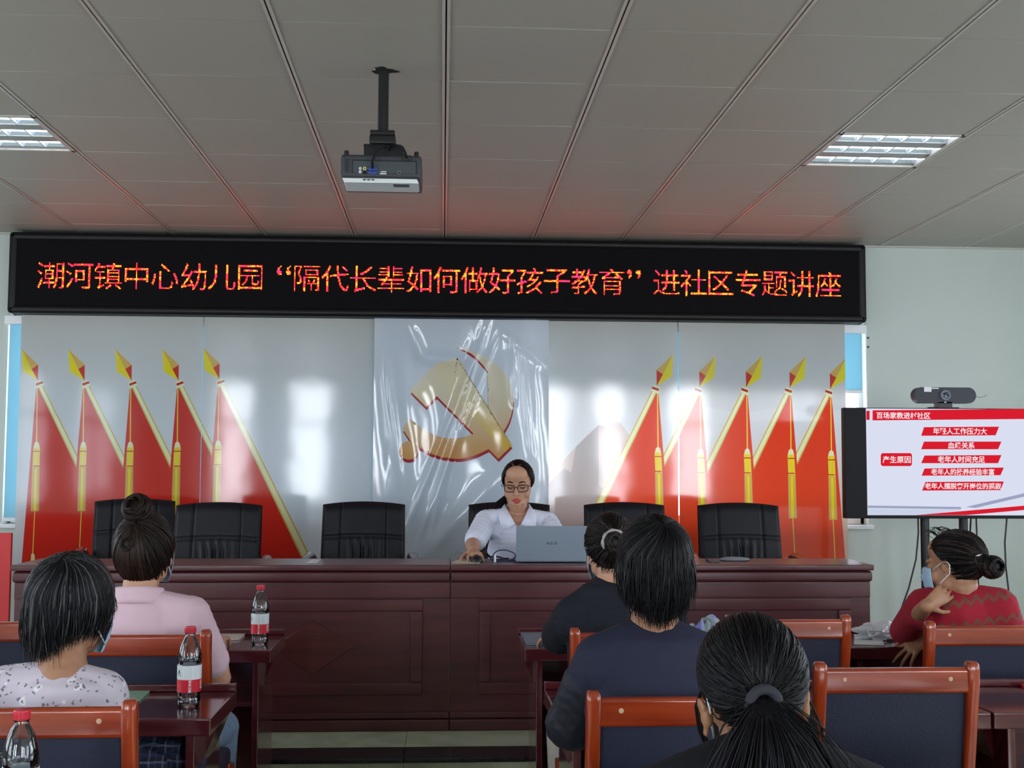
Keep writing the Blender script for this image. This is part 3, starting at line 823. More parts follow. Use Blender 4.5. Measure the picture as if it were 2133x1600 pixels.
# ================================================================== LEATHER CHAIRS
def leather_back():
    W, H, n = .49, .60, 60
    def f(i, j, front=True):
        x = (i-.5)*W*(1-.03*j); z = j*H+.018*(1-(2*i-1)**2)*j
        ex = min(1, (1-abs(2*i-1))*9); ez = min(1, (1-j)*12); e = (1-(1-ex)**2.5)*(1-(1-ez)**2.5)
        y = .03+.03*e
        if front:
            y += .012*math.sin(PI*i)
            for c, wd, dp in ((.23, .010, .020), (.77, .010, .020)):
                y -= dp*math.exp(-((i-c)/wd)**2)
            y -= .018*math.exp(-((j-.69)/.009)**2)*e
            if j < .69 and .23 < i < .77:
                q = (i-.5)*(1+.5*(.69-j)); y += .013*math.sin(q*64+1.2*math.sin(j*9))*min(1, (.69-j)*8+.1)*max(0, 1-abs(i-.5)*3.4)
        lean = .22*j*H
        return (x, (-y if front else .035*e)+lean, z)
    b = B()
    b.grid(lambda i, j: f(i, j), 72, 60); b.grid(lambda i, j: f(1-i, j, False), 36, 20)
    return b
LB = None
chair_root = None
def leather_chair(px, py, Y, rz, label, dz=0.):
    global chair_root
    p = at(px, py, Y); loc = (p.x, Y-.14, DZ)
    if chair_root is not None: return dup(chair_root, label, loc, rz)
    t = thing('leather_chair', label, 'office chair', loc, rz, 'leather chairs behind the front desks'); chair_root = t
    zb = p.z-DZ-.60
    b = leather_back(); bmesh.ops.translate(b.bm, vec=(0, .10, zb), verts=b.bm.verts); bmesh.ops.remove_doubles(b.bm, verts=b.bm.verts, dist=.003)
    obj('backrest', b, black_leather, t, angle=180)
    obj('seat', B().box(-.25, .25, -.40, .10, .36, .46, bev=.04, seg=4), black_leather, t, angle=180)
    for s in (-1, 1):
        b = B()
        pts = [(s*.285, .12, .66), (s*.29, .04, .685), (s*.295, -.14, .67), (s*.295, -.30, .645), (s*.292, -.34, .60)]
        b.tube(pts, [.03, .034, .034, .03, .022], 10, flat=.7)
        b.box(s*.285-.02, s*.285+.02, -.30, -.25, .34, .64, bev=.006); b.box(s*.275-.02, s*.275+.02, .06, .12, .34, .67, bev=.006)
        obj('armrest', b, arm_wood, t)
    b = B().tube([(0, -.15, .1), (0, -.15, .37)], .03, 14)
    b.box(-.12, .12, -.27, -.03, .33, .36, bev=.005)
    for k in range(5):
        a = 2*PI*k/5+.3; b.tube([(0, -.15, .12), (.15*math.cos(a), -.15+.15*math.sin(a), .095), (.28*math.cos(a), -.15+.28*math.sin(a), .06)], [.03, .024, .018], 8)
        b.ball((.28*math.cos(a), -.15+.28*math.sin(a), .03), .03, 1)
    obj('base', b, blackp, t)
    return t
leather_chair(757, 1052, 6.95, 0, 'black leather chair standing alone between the flag chairs and the speaker')
leather_chair(291, 1038, 7.45, .2, 'turned black leather chair, leftmost behind the desk, half hidden by the high bun')
leather_chair(452, 1050, 6.75, 0, 'black leather chair second from the left, behind the woman with the high bun')
leather_chair(1062, 1056, 6.95, 0, 'black leather chair the speaker sits on')
leather_chair(1304, 1054, 6.95, 0, 'black leather chair right of the laptop, behind the claw-clip bun')
leather_chair(1541, 1053, 6.9, -.03, 'black leather chair at the right end of the desk')

# ================================================================== AUDIENCE TABLES
def audience_table(x0, x1, yf, label, out=.045):
    t = thing('training_table', label, 'table', ((x0+x1)/2, yf, 0), 0, 'dark wood tables of the audience')
    w2 = (x1-x0)/2; d = .40
    obj('tabletop', B().box(-w2, w2, 0, d, .703, .75, bev=.006), table_wood, t)
    b = B().box(-w2, w2, d-.022, d, .75, .772, bev=.004)
    obj('edge_rail', b, table_wood, t)
    for s in (-1, 1):
        xa = s*(w2-out-.012)
        b = B().box(xa-.012, xa+.012, .015, d-.02, .0, .703, bev=.003)
        if s: b.prism([(xa+s*.012, .10, .703), (xa+s*(out+.008), .10, .703), (xa+s*.012, .10, .60)], (0, .2, 0))
        obj('side_panel', b, table_wood, t)
    obj('shelf', B().box(-w2+out+.024, w2-out-.024, .06, d-.03, .535, .553, bev=.002), table_wood, t)
    obj('modesty_panel', B().box(-w2+out+.024, w2-out-.024, d-.045, d-.03, .04, .703), table_wood, t)
    return t
RY = (4.42, 3.24, 2.15)
tabA = audience_table(-1.815, -.615, RY[0], 'dark wood audience table in the front row, left of the aisle')
dup(tabA, 'dark wood audience table in the second row, left of the aisle, green booklet on it', (-1.205, RY[1], 0))
dup(tabA, 'dark wood table in the nearest row, left of the aisle, mostly below the frame', (-1.21, RY[2], 0))
dup(tabA, 'dark wood audience table in the front row, just right of the aisle', (.905, RY[0], 0))
dup(tabA, 'dark wood audience table in the front row, under the elbow of the woman in red', (2.11, RY[0], 0))
dup(tabA, 'dark wood table in the second row, just right of the aisle, behind the navy shirt', (.91, RY[1], 0))
dup(tabA, 'dark wood audience table in the second row at the right edge, red booklet on it', (2.115, RY[1], 0))
dup(tabA, 'dark wood table in the nearest row, right of the aisle, only its back rail showing', (.89, RY[2], 0))

# ================================================================== AUDIENCE CHAIRS
def audience_chair(x, y, label, w=.43):
    t = thing('audience_chair', label, 'chair', (x, y, 0), 0, 'wooden audience chairs'); h = w/2-.018
    for s in (-1, 1):
        b = B(); pts = []
        prof = [(0, .02, .017), (.44, .06, .019), (.60, .055, .019), (.75, .03, .019), (.86, .012, .019), (.908, .008, .0195), (.921, .008, .0175), (.927, .008, .013)]
        b.tube([(s*(h-.0*z), yy, z) for z, yy, r in prof], [r for z, yy, r in prof], 20, flat=.85, sq=.45)
        obj('leg', b, chair_wood_v, t, angle=60)
    for s in (-1, 1):
        obj('leg', B().tube([(s*h, .44, 0), (s*h, .44, .43)], [.016, .02], 12), chair_wood_v, t)
    b = B().box(-h+.006, h-.006, -.004, .026, .848, .912, bev=.010, seg=3)
    for s in (-1, 1): b.lathe([(0, .002), (.005, .0015), (.006, 0)], c=(s*(h-.06), -.004, .885), n=10, ax=RX, m=1)
    obj('top_rail', b, [chair_wood, mat('screw cap', (206, 170, 140), rough=.4)], t)
    def pad(i, j):
        return (-h+.012+(2*h-.024)*i, .012+.05*(1-j)-.004*math.sin(PI*i)*math.sin(PI*j), .50+.352*j)
    b = B().grid(pad, 10, 10); b.grid(lambda i, j: (pad(1-i, j)[0], pad(i, j)[1]+.035, pad(i, j)[2]), 10, 10)
    bmesh.ops.bridge_loops(b.bm, edges=[e for e in b.bm.edges if e.is_boundary]) if False else None
    obj('backrest', b, navy, t, angle=60)
    obj('lower_rail', B().box(-h, h, .045, .075, .46, .505, bev=.006), chair_wood, t)
    obj('seat', B().box(-h-.005, h+.005, .06, .47, .42, .48, bev=.02, seg=3), navy, t, angle=60)
    for s in (-1, 1): obj('side_rail', B().box(s*h-.012, s*h+.012, .06, .44, .36, .42, bev=.004), chair_wood, t)
    obj('front_rail', B().box(-h, h, .425, .45, .37, .42, bev=.004), chair_wood, t)
    return t
def cx_(px, Y): return at(px, 1350, Y).x
CH = audience_chair(.605, 3.66, 'wooden chair of the woman with the claw-clip bun, scrunchie on its post')
dup(CH, 'empty wooden chair in the front row, between the scrunchie and the woman in red', (cx_(1775, 3.95)-.215, 3.95, 0))
dup(CH, 'wooden chair behind the woman in the red zigzag sweater', (cx_(1928, 3.78)+.215, 3.78, 0))
dup(CH, 'empty wooden chair in the second row, right of the ponytail', (cx_(2040, 3.0)-.215, 3.0, 0))
dup(CH, 'wooden chair of the short-haired woman in navy, chip in its top rail', (cx_(1220, 2.64)+.215, 2.64, 0))
dup(CH, 'wooden chair of the woman in the pink shirt', (cx_(440, 3.65)-.215, 3.65, 0))
dup(CH, 'wooden chair in the front row, cut by the left edge of the picture', (cx_(178, 3.96)-.215, 3.96, 0))
dup(CH, 'wooden chair of the woman in the floral blouse, its right post nearest the camera', (cx_(290, 2.575)-.215, 2.575, 0))
dup(CH, 'wooden chair under the ponytailed woman, below the frame', (.52, 1.5, 0))

# ================================================================== BOTTLES
def plastic(name, rgb, a):
    m = mat(name, rgb, rough=.06, alpha=1)
    if 'done' not in m:
        nt = m.node_tree; p = nt.nodes['Principled BSDF']; out = nt.nodes['Material Output']
        tr = nt.nodes.new('ShaderNodeBsdfTransparent'); gl = nt.nodes.new('ShaderNodeBsdfGlossy'); gl.inputs['Roughness'].default_value = .04
        fr = nt.nodes.new('ShaderNodeFresnel'); fr.inputs[0].default_value = 1.5
        mr = nt.nodes.new('ShaderNodeMath'); mr.operation = 'ADD'; mr.inputs[1].default_value = a
        ms = nt.nodes.new('ShaderNodeMixShader'); tr.inputs[0].default_value = lin(rgb)+(1,)
        nt.links.new(fr.outputs[0], mr.inputs[0]); nt.links.new(mr.outputs[0], ms.inputs[0])
        nt.links.new(tr.outputs[0], ms.inputs[1]); nt.links.new(gl.outputs[0], ms.inputs[2]); nt.links.new(ms.outputs[0], out.inputs[0]); m['done'] = 1
    return m
pet = plastic('clear bottle plastic', (232, 236, 238), .05)
lab_w, lab_r = mat('label white', (226, 234, 238), rough=.35), mat('label red', (214, 32, 52), rough=.35)
lab_g = mat('label dark green', (24, 74, 66), rough=.4); lab_c = mat('label aqua', (150, 214, 214), rough=.4)
cap_m = mat('bottle cap red', (206, 24, 52), rough=.35)
bottle_root = None
def bottle(x, y, z, rz, label):
    global bottle_root
    if bottle_root is not None: return dup(bottle_root, label, (x, y, z), rz)
    t = thing('water_bottle', label, 'bottle', (x, y, z), rz, 'red-capped water bottles on the tables'); bottle_root = t
    R = .0325
    prof = [(0, .006), (.012, .004), (.022, 0), (.029, .002), (.0315, .010), (.0318, .026), (.0295, .031), (.0318, .037), (R, .045), (R, .118), (.0305, .121), (R, .125), (.0322, .138), (.030, .152), (.0255, .170), (.0185, .186), (.0132, .195), (.0128, .200), (.0150, .2015), (.0150, .204), (.0125, .205), (.0125, .207)]
    b = B().lathe(prof, n=40)
    for k in range(5):                                       # moulded arcs on the shoulder and dents in the foot
        a = 2*PI*k/5
        b.tube([((.0322+.0009)*math.cos(a+q*.5)*(1-.05*abs(q)), (.0322+.0009)*math.sin(a+q*.5)*(1-.05*abs(q)), .132+.012*(1-q*q)) for q in [i/5-1 for i in range(11)]], .0008, 5)
    obj('body', b, pet, t, angle=60)
    b = B().lathe([(.0135, .202), (.0150, .2025), (.0152, .217), (.0140, .220), (0, .2205)], n=30)
    for k in range(30):
        a = 2*PI*k/30; b.tube([(.0151*math.cos(a), .0151*math.sin(a), .2035), (.0151*math.cos(a), .0151*math.sin(a), .216)], .0006, 4)
    obj('cap', b, cap_m, t)
    b = B(); r = R+.0007
    b.lathe([(r, .044), (r, .0785)], n=48, m=1); b.lathe([(r, .0785), (r, .1165)], n=48, m=0)
    b.bm.faces.ensure_lookup_table()
    for f in [f for f in b.bm.faces if len(f.verts) > 4]: b.bm.faces.remove(f)
    def wrap(a0, z0, r2): return lambda u, v: (r2*math.cos(a0+u/r2), r2*math.sin(a0+u/r2), z0+v)
    for a0 in (-PI/2, PI/2-.6, .35):
        for k, ch in enumerate('农夫山泉'): put_text(b, ch, wrap(a0, .0735-k*.0085, r+.0004), .0085, 0, .0002)
    for a0 in (-PI/2+1.15, PI-.3):
        for k in range(4): 
            g = wrap(a0, .052+k*.0065, r+.0004)
            for j in range(2): b.poly([g(-.006+j*.007, 0), g(-.001+j*.007, 0), g(-.001+j*.007, .004), g(-.006+j*.007, .004)], 0)
    g = wrap(-PI/2-1.0, .096, r+.0004)
    b.poly([g(-.008, -.010), g(.008, -.010), g(.004, -.004), g(-.004, -.004)], 3)
    b.poly([g(-.007, -.006), g(.007, -.006), g(0, .012)], 2)
    g = wrap(-PI/2+.25, .098, r+.0004)
    for (u0, u1, v0, v1) in ((-.007, .007, .0115, .012), (-.007, .007, -.012, -.0115), (-.007, -.0065, -.012, .012), (.0065, .007, -.012, .012)):
        b.poly([g(u0, v0), g(u1, v0), g(u1, v1), g(u0, v1)], 4)
    obj('label', b, [lab_w, lab_r, lab_g, lab_c, mat('label line', (150, 160, 168))], t, angle=60)
    return t
v = at(42, 1600, 2.27); bottle(v.x, 2.27, .75, -.45, 'red-capped water bottle nearest the camera, cut by the bottom left corner')
v = at(394, 1430, 3.40); bottle(v.x, 3.40, .75, .25, 'red-capped water bottle on the second-row table beside the green booklet')
v = at(541, 1330, 4.55); bottle(v.x, 4.55, .75, .0, 'red-capped water bottle on the front-row table, farthest from the camera')

# ================================================================== THINGS ON THE TABLES
def sheet(name, label, cat, corners, z, th, m, extra=None, group=None):
    "a flat thing on a table, its corners read off the photograph on the table's plane"
    pts = []
    for px, py in corners:
        d = at(px, py, 1.)-Vector((0, 0, CZ)); t_ = (z-CZ)/d.z; pts.append(Vector((0, 0, CZ))+d*t_)
    c = sum(pts, Vector())/len(pts); c.z = z
    b = B().prism([(p.x, p.y, z) for p in pts], (0, 0, th))
    if extra: extra(b, pts, z+th)
    o = obj(name, b, m, None, org=c, loc=c); return tag(o, label, cat, group)
green = mat('green cover', (146, 186, 160), rough=.45)
def scribble(b, pts, z):
    for k in range(3):
        f0, f1 = .35+.12*k, .42+.12*k
        for q in range(3-k):
            a = pts[0].lerp(pts[1], .3+.17*q).lerp(pts[3].lerp(pts[2], .3+.17*q), .2+.1*k); e = pts[0].lerp(pts[1], .4+.17*q).lerp(pts[3].lerp(pts[2], .4+.17*q), .2+.1*k)
            s_ = pts[0].lerp(pts[1], .4+.17*q).lerp(pts[3].lerp(pts[2], .4+.17*q), .24+.1*k); w_ = pts[0].lerp(pts[1], .3+.17*q).lerp(pts[3].lerp(pts[2], .3+.17*q), .24+.1*k)
            b.poly([(p.x, p.y, z+.0006) for p in (a, e, s_, w_)], 1)
sheet('booklet', 'pale green booklet lying on the second-row table before the floral blouse', 'booklet', [(222, 1424), (329, 1425), (290, 1462), (180, 1465)], .751, .004, [green, mat('green ink', (84, 124, 104))], scribble)
sheet('booklet', 'pinkish booklet on the front-row table beside the woman in pink', 'booklet', [(442, 1314), (522, 1313), (497, 1334), (438, 1335)], .751, .006, [mat('pale cover', (208, 196, 186), rough=.35), paper_m])
sheet('folder', 'grey-blue folder on the front-row table under the hand of the woman in black', 'folder', [(1084, 1320), (1150, 1320), (1150, 1344), (1097, 1344)], .751, .008, [mat('slate folder', (112, 124, 142), rough=.4)])
sheet('booklet', 'red-edged booklet at the right edge on the second-row table', 'booklet', [(2116, 1421), (2180, 1424), (2190, 1440), (2135, 1436)], .751, .006, [red_print])
sheet('paper_sheet', 'blank white sheet on the front-row table beside the crumpled wrapper', 'paper', [(1779, 1322), (1836, 1325), (1842, 1345), (1779, 1343)], .751, .001, [paper_m])
DTZ = DT
sheet('paper_sheet', 'white sheet lying on the desk to the left of the lone chair', 'paper', [(650, 1166), (668, 1166), (660, 1173), (640, 1173)], DTZ+.001, .002, [paper_m])
sheet('paper_sheet', 'yellowish sheet under the mouse on the front desk', 'paper', [(950, 1167), (1000, 1167), (1000, 1174), (940, 1174)], DTZ+.001, .001, [mat('yellowish paper', (206, 204, 176), rough=.6)])
sheet('smartphone', 'dark phone lying on the front desk near the right-hand chair', 'phone', [(1470, 1167), (1492, 1167), (1500, 1172), (1478, 1172)], DTZ+.001, .008, [blackp])
v = at(1530, 1169, 5.72)
o = obj('tissue_pack', B().ball((0, 0, .009), (.075, .035, .012), 3), mat('grey pack', (130, 134, 142), rough=.45), None, loc=(v.x, 5.72, DTZ-.001))
tag(o, 'flat grey oval pouch on the desk before the right-end chair', 'pouch')
p0, p1 = Vector((-.945, 4.50, .756)), Vector((-.85, 4.60, .765))
p1 = at(441, 1309, 4.66); p0 = at(425, 1320, 4.58)
pen = obj('pen', B().tube([p0, p0.lerp(p1, .9), p1], [.004, .0045, .0035], 8), white_m, None, org=p0, loc=p0)
tag(pen, 'white pen sticking up beside the shoulder of the woman in pink', 'pen')
# crumpled wrapper
tmp = at(1838, 1335, 4.6)
b = B(); bmesh.ops.create_icosphere(b.bm, subdivisions=4, radius=1)
for v in b.bm.verts:
    n = v.co.normalized(); k = 1+.55*noise.noise(n*2.3+Vector((4, 1, 2)))+.3*abs(noise.noise(n*6))
    v.co = Vector((n.x*.085*k, n.y*.05*k, max(-.028, n.z*.032*k)))
o = obj('plastic_wrapper', b, mat('crinkled film', (214, 216, 220), rough=.15, bump=.4, bump_scale=70), None, loc=(tmp.x, 4.62, .779), angle=20)
tag(o, 'crumpled clear plastic wrapper on the front-row table by the red sleeve', 'wrapper')
# plaid bag on the shelf of the second-row table
plaid = bpy.data.materials.new('plaid cloth'); plaid.use_nodes = True
nt = plaid.node_tree; p_ = nt.nodes['Principled BSDF']; p_.inputs['Roughness'].default_value = .8
tc = nt.nodes.new('ShaderNodeTexCoord'); base = None; prev = None
for ax, sc, th, colr in (('x', 310, .80, (52, 66, 110)), ('z', 300, .80, (52, 66, 110)), ('x', 171, .95, (120, 130, 156)), ('z', 171, .95, (120, 130, 156))):
    sx = nt.nodes.new('ShaderNodeSeparateXYZ'); nt.links.new(tc.outputs['Object'], sx.inputs[0])
    ml = nt.nodes.new('ShaderNodeMath'); ml.operation = 'MULTIPLY'; ml.inputs[1].default_value = sc; nt.links.new(sx.outputs['xyz'.index(ax)], ml.inputs[0])
    sn = nt.nodes.new('ShaderNodeMath'); sn.operation = 'SINE'; nt.links.new(ml.outputs[0], sn.inputs[0])
    gt = nt.nodes.new('ShaderNodeMath'); gt.operation = 'GREATER_THAN'; gt.inputs[1].default_value = th; nt.links.new(sn.outputs[0], gt.inputs[0])
    hf = nt.nodes.new('ShaderNodeMath'); hf.operation = 'MULTIPLY'; hf.inputs[1].default_value = .6; nt.links.new(gt.outputs[0], hf.inputs[0])
    mx = nt.nodes.new('ShaderNodeMix'); mx.data_type = 'RGBA'; nt.links.new(hf.outputs[0], mx.inputs[0])
    if prev is None: mx.inputs[6].default_value = lin((34, 38, 54))+(1,)
    else: nt.links.new(prev.outputs[2], mx.inputs[6])
    mx.inputs[7].default_value = lin(colr)+(1,); prev = mx
nt.links.new(prev.outputs[2], p_.inputs['Base Color'])
b = B(); bmesh.ops.create_icosphere(b.bm, subdivisions=5, radius=1)
for v in b.bm.verts:
    n = v.co.normalized(); k = 1+.28*noise.noise(n*1.6+Vector((1, 7, 2)))+.16*math.sin(n.x*9+4*n.z+3*noise.noise(n*2))*.6+.13*noise.noise(n*6)
    e = .75
    v.co = Vector((math.copysign(abs(n.x)**e, n.x)*.118*k, math.copysign(abs(n.y)**e, n.y)*.11*k, max(-.06, math.copysign(abs(n.z)**e, n.z)*.062*k)))
o = obj('cloth_bag', b, plaid, None, loc=(-.79, 3.42, .613), angle=180)
tag(o, 'crumpled dark blue plaid bag pushed onto the shelf under the second-row table', 'bag')
# scrunchie on a chair post
sc_ = bpy.data.materials.new('scrunchie cloth'); sc_.use_nodes = True
nt = sc_.node_tree; p_ = nt.nodes['Principled BSDF']; p_.inputs['Roughness'].default_value = .7
vo = nt.nodes.new('ShaderNodeTexVoronoi'); vo.inputs['Scale'].default_value = 19; tc = nt.nodes.new('ShaderNodeTexCoord')
nt.links.new(tc.outputs['Object'], vo.inputs[0]); cr = nt.nodes.new('ShaderNodeValToRGB'); cr.color_ramp.interpolation = 'CONSTANT'
cr.color_ramp.elements[0].color = lin((148, 160, 168))+(1,); cr.color_ramp.elements[1].position = .36; cr.color_ramp.elements[1].color = lin((140, 132, 205))+(1,)
sr = nt.nodes.new('ShaderNodeSeparateColor'); nt.links.new(vo.outputs['Color'], sr.inputs[0]); nt.links.new(sr.outputs[0], cr.inputs[0]); nt.links.new(cr.outputs[0], p_.inputs['Base Color'])
v = at(1466, 1300, 3.66)
def scr(i, j):
    a, c = 2*PI*i, 2*PI*j; r = .019*(1+.34*math.sin(a*13)+.2*math.sin(a*7+c*2)+.2*math.sin(3*c+a*5))
    R0 = .027+r*math.cos(c); return (R0*math.cos(a)*1.0, R0*math.sin(a), r*math.sin(c)*1.15+.018*math.sin(a+2.2))
b = B().grid(scr, 120, 18); bmesh.ops.remove_doubles(b.bm, verts=b.bm.verts, dist=.0001)
px_ = .605+.197
o = obj('scrunchie', b, sc_, None, loc=(px_, 3.668, .918), angle=180)
tag(o, 'purple and grey scrunchie slipped over a wooden chair post', 'scrunchie')
# laptop, mouse, cables on the front desk
LY = 5.60
la, lb_ = at(1075, 1170, LY), at(1223, 1172, LY)
lt = thing('laptop', 'open grey laptop on the front desk, its lid towards the audience', 'laptop', ((la.x+lb_.x)/2, LY, DTZ)); lo = Vector(lt.location)
silver = mat('laptop grey', (134, 146, 160), rough=.4, metal=.35); hw = (lb_.x-la.x)/2
b = B().box(-hw, hw, 0.01, .235, .004, .018, bev=.004); obj('base', b, silver, lt)
obj('keyboard', B().box(-hw+.02, hw-.02, .03, .14, .0175, .0195, bev=.001), blackp, lt)
lh = (at(1150, 1094, LY-.0).z-DTZ)
Rl = Matrix.Translation((0, .012, .010)) @ Matrix.Rotation(.10, 4, 'X')
b = B().box(-hw, hw, -.006, 0, 0, lh-.012, bev=.0025, mtx=Rl)
lid = obj('lid', b, silver, lt)
obj('screen', B().box(-hw+.008, hw-.008, 0.0002, .0008, .012, lh-.022, mtx=Rl), glow('laptop screen', (200, 215, 235), .5), lt)
b = B(); put_text(b, 'ASUS', lambda u, v: Rl @ Vector((u*1.35, -.0064, lh*.47+v)), .017, 0, .0003)
obj('lid_lettering', b, mat('logo dark', (52, 60, 72), rough=.3), lt, angle=0, fix=False)
MX = at(993, 1165, 5.66)
ms = thing('computer_mouse', 'small black computer mouse under the speaker\'s hand', 'mouse', (MX.x, 5.66, DTZ))
b = B(); bmesh.ops.create_icosphere(b.bm, subdivisions=4, radius=1)
for v in b.bm.verts: v.co = Vector((v.co.x*.030, v.co.y*.052, max(0, v.co.z)*.034+.001))
obj('shell', b, blackp, ms, angle=180)
obj('scroll_wheel', B().lathe([(0, -.004), (.008, -.003), (.008, .003), (0, .004)], c=(0, .03, .027), n=14, ax=Matrix.Rotation(PI/2, 3, 'Y')), dark_grey, ms)
def desk_cable(pts, r, m, label, cat='cable', name='cable'):
    v = [at(*p) for p in pts]
    out = []
    for i in range(len(v)-1):
        p0, p1, p2, p3 = v[max(i-1, 0)], v[i], v[i+1], v[min(i+2, len(v)-1)]
        for k in range(6):
            t = k/6; out.append(.5*((2*p1)+(p2-p0)*t+(2*p0-5*p1+4*p2-p3)*t*t+(3*p1-p0-3*p2+p3)*t**3))
    out.append(v[-1])
    for q in out: q.z = max(q.z, DTZ+r)
    o = obj(name, B().tube(out, r, 6), m, None, org=out[0], loc=out[0]); tag(o, label, cat, 'cables on the front desk')
desk_cable([(1000, 1160, 5.71), (1010, 1151, 5.73), (1022, 1160, 5.75), (1040, 1168, 5.76), (1062, 1170, 5.74), (1074, 1171, 5.7)], .003, blackp, 'thin black mouse lead running to the laptop')
bl = mat('dark blue cable', (44, 58, 100), rough=.4)
desk_cable([(1030, 1170, 5.74), (1027, 1158, 5.76), (1036, 1148, 5.77), (1052, 1146, 5.77), (1068, 1151, 5.75), (1074, 1158, 5.72), (1068, 1165, 5.7), (1050, 1171, 5.68), (1030, 1168, 5.7), (1022, 1164, 5.72), (1034, 1160, 5.74), (1056, 1168, 5.74), (1072, 1171, 5.7)], .0032, bl, 'dark blue cable looped on the desk beside the laptop')
desk_cable([(1004, 1168, 5.77), (1012, 1153, 5.78), (1020, 1160, 5.79), (1036, 1160, 5.79), (1052, 1165, 5.78), (1060, 1168, 5.78)], .0055, blackp, 'thick black power lead behind the mouse')
v0, v1 = at(1031, 1172, 5.63), at(1031, 1155, 5.65); v0.z = DTZ
o = obj('marker', B().tube([v0, v0.lerp(v1, .75), v0.lerp(v1, .76), v1], [.0055, .0055, .0035, .0035], 10), white_m, None, org=v0, loc=v0)
tag(o, 'white marker pen standing on the desk among the cables', 'marker')

# ================================================================== PEOPLE
def rot(yaw=0, pitch=0, roll=0):
    "yaw turns to the figure's left, pitch nods down when negative, roll tilts"
    return (Matrix.Rotation(yaw, 3, 'Z') @ Matrix.Rotation(pitch, 3, 'X') @ Matrix.Rotation(roll, 3, 'Y'))
def head_balls(b, c, R, ears=True, k=1., full=0., eo=(0, 0)):
    def q(p, r, sub=2): b.ball(Vector(c)+R @ (Vector(p)*k), [x*k for x in r] if hasattr(r, '__len__') else r*k, sub, 0, R)
    q((0, -.012, .036), (.072, .091, .086), 3); q((0, -.03, .0), (.064, .066, .07), 3)
    q((0, .026, -.03), (.060, .062, .085), 3); q((0, .04, -.074), (.046, .043, .036), 3); q((0, .066, -.096), (.021, .018, .017))
    q((0, .05, .06), (.056, .04, .045), 3)
    for s in (-1, 1):
        q((s*.044, .054, -.032), (.022, .024, .028)); q((s*.030, .078, .020), (.022, .012, .009)); q((s*.031, .072, -.002), (.0165, .012, .010))
        q((s*.0085, .099, -.033), (.0085, .010, .008)); q((s*.042, .020, -.066), (.017, .03, .026))
        if full: q((s*.034, .030, -.055), (.019+full, .034, .034)); q((s*.046, .032, -.015), (.018+full, .032, .034)); q((s*.02, .05, -.078), (.024, .03, .022))
        for a in range(9 if ears else 0):                                     # ear rim, bowl and lobe
            t = a/8*PI*1.25-.5
            q((s*(.074+eo[0]+.006*math.sin(t)), -.012-.013*math.cos(t)*1.0+.006, -.006+eo[1]+.026*math.sin(t)), .0062)
        if ears: q((s*(.071+eo[0]), -.008, -.008+eo[1]), (.008+eo[0]*.3, .013, .022)); q((s*(.074+eo[0]), -.002, -.034+eo[1]), (.006, .008, .009))
    for t in range(7):
        f = t/6; q((0, .086+.026*f, .016-.044*f), .0075+.0045*f)
    q((0, .089, -.058), (.019, .010, .0075)); q((0, .088, -.069), (.017, .010, .008)); q((0, .078, -.083), (.02, .014, .012))
def limb(b, pts, rad):
    for i in range(len(pts)-1): b.sweep(pts[i], rad[i], pts[i+1], rad[i+1])
def hand(b, wrist, d, n, side, curl=.5, spread=.10, k=1., curls=None):
    "palm, four fingers and a thumb; d points to the fingers, n out of the back of the hand, side=+1 thumb to the d x n side"
    d = Vector(d).normalized(); n = Vector(n); n = (n-d*n.dot(d)).normalized(); x = d.cross(n)*side
    w = Vector(wrist); R = Matrix((x, d, n)).transposed()
    b.sweep(w, (.024*k, .02*k, .017*k), w+d*.03*k, (.030*k, .02*k, .015*k), R, 3)
    b.sweep(w+d*.03*k, (.030*k, .02*k, .015*k), w+d*.078*k, (.038*k, .02*k, .012*k), R, 5)
    L = [(.032, .024, .020), (.036, .027, .022), (.034, .025, .021), (.026, .019, .018)]
    for f in range(4):
        off = (.0285-.019*f)*k
        p = w+d*(.084-.004*abs(f-1.3))*k+x*off
        c = (curls[f] if curls else curl)+.05*f
        ang = .12; dirx = (d+x*spread*(1.5-f)).normalized()
        for s, l in enumerate(L[f]):
            ang += c*(.9 if s else .6)
            q = dirx*math.cos(ang)-n*math.sin(ang); e = p+q*l*k
            b.sweep(p, (.0088-.0010*s)*k, e, (.0080-.0011*s)*k, None, 5); p = e
    p = w+d*.022*k+x*.026*k-n*.006*k
    for (a, e, l, r) in ((.75, .35, .040, .0115), (.45, .45, .030, .0098), (.25, .5, .024, .0088)):
        q = (d*math.cos(a)+x*math.sin(a)*1.0-n*e*.5).normalized(); p2 = p+q*l*k
        b.sweep(p, r*k, p2, r*.88*k, None, 4); p = p2
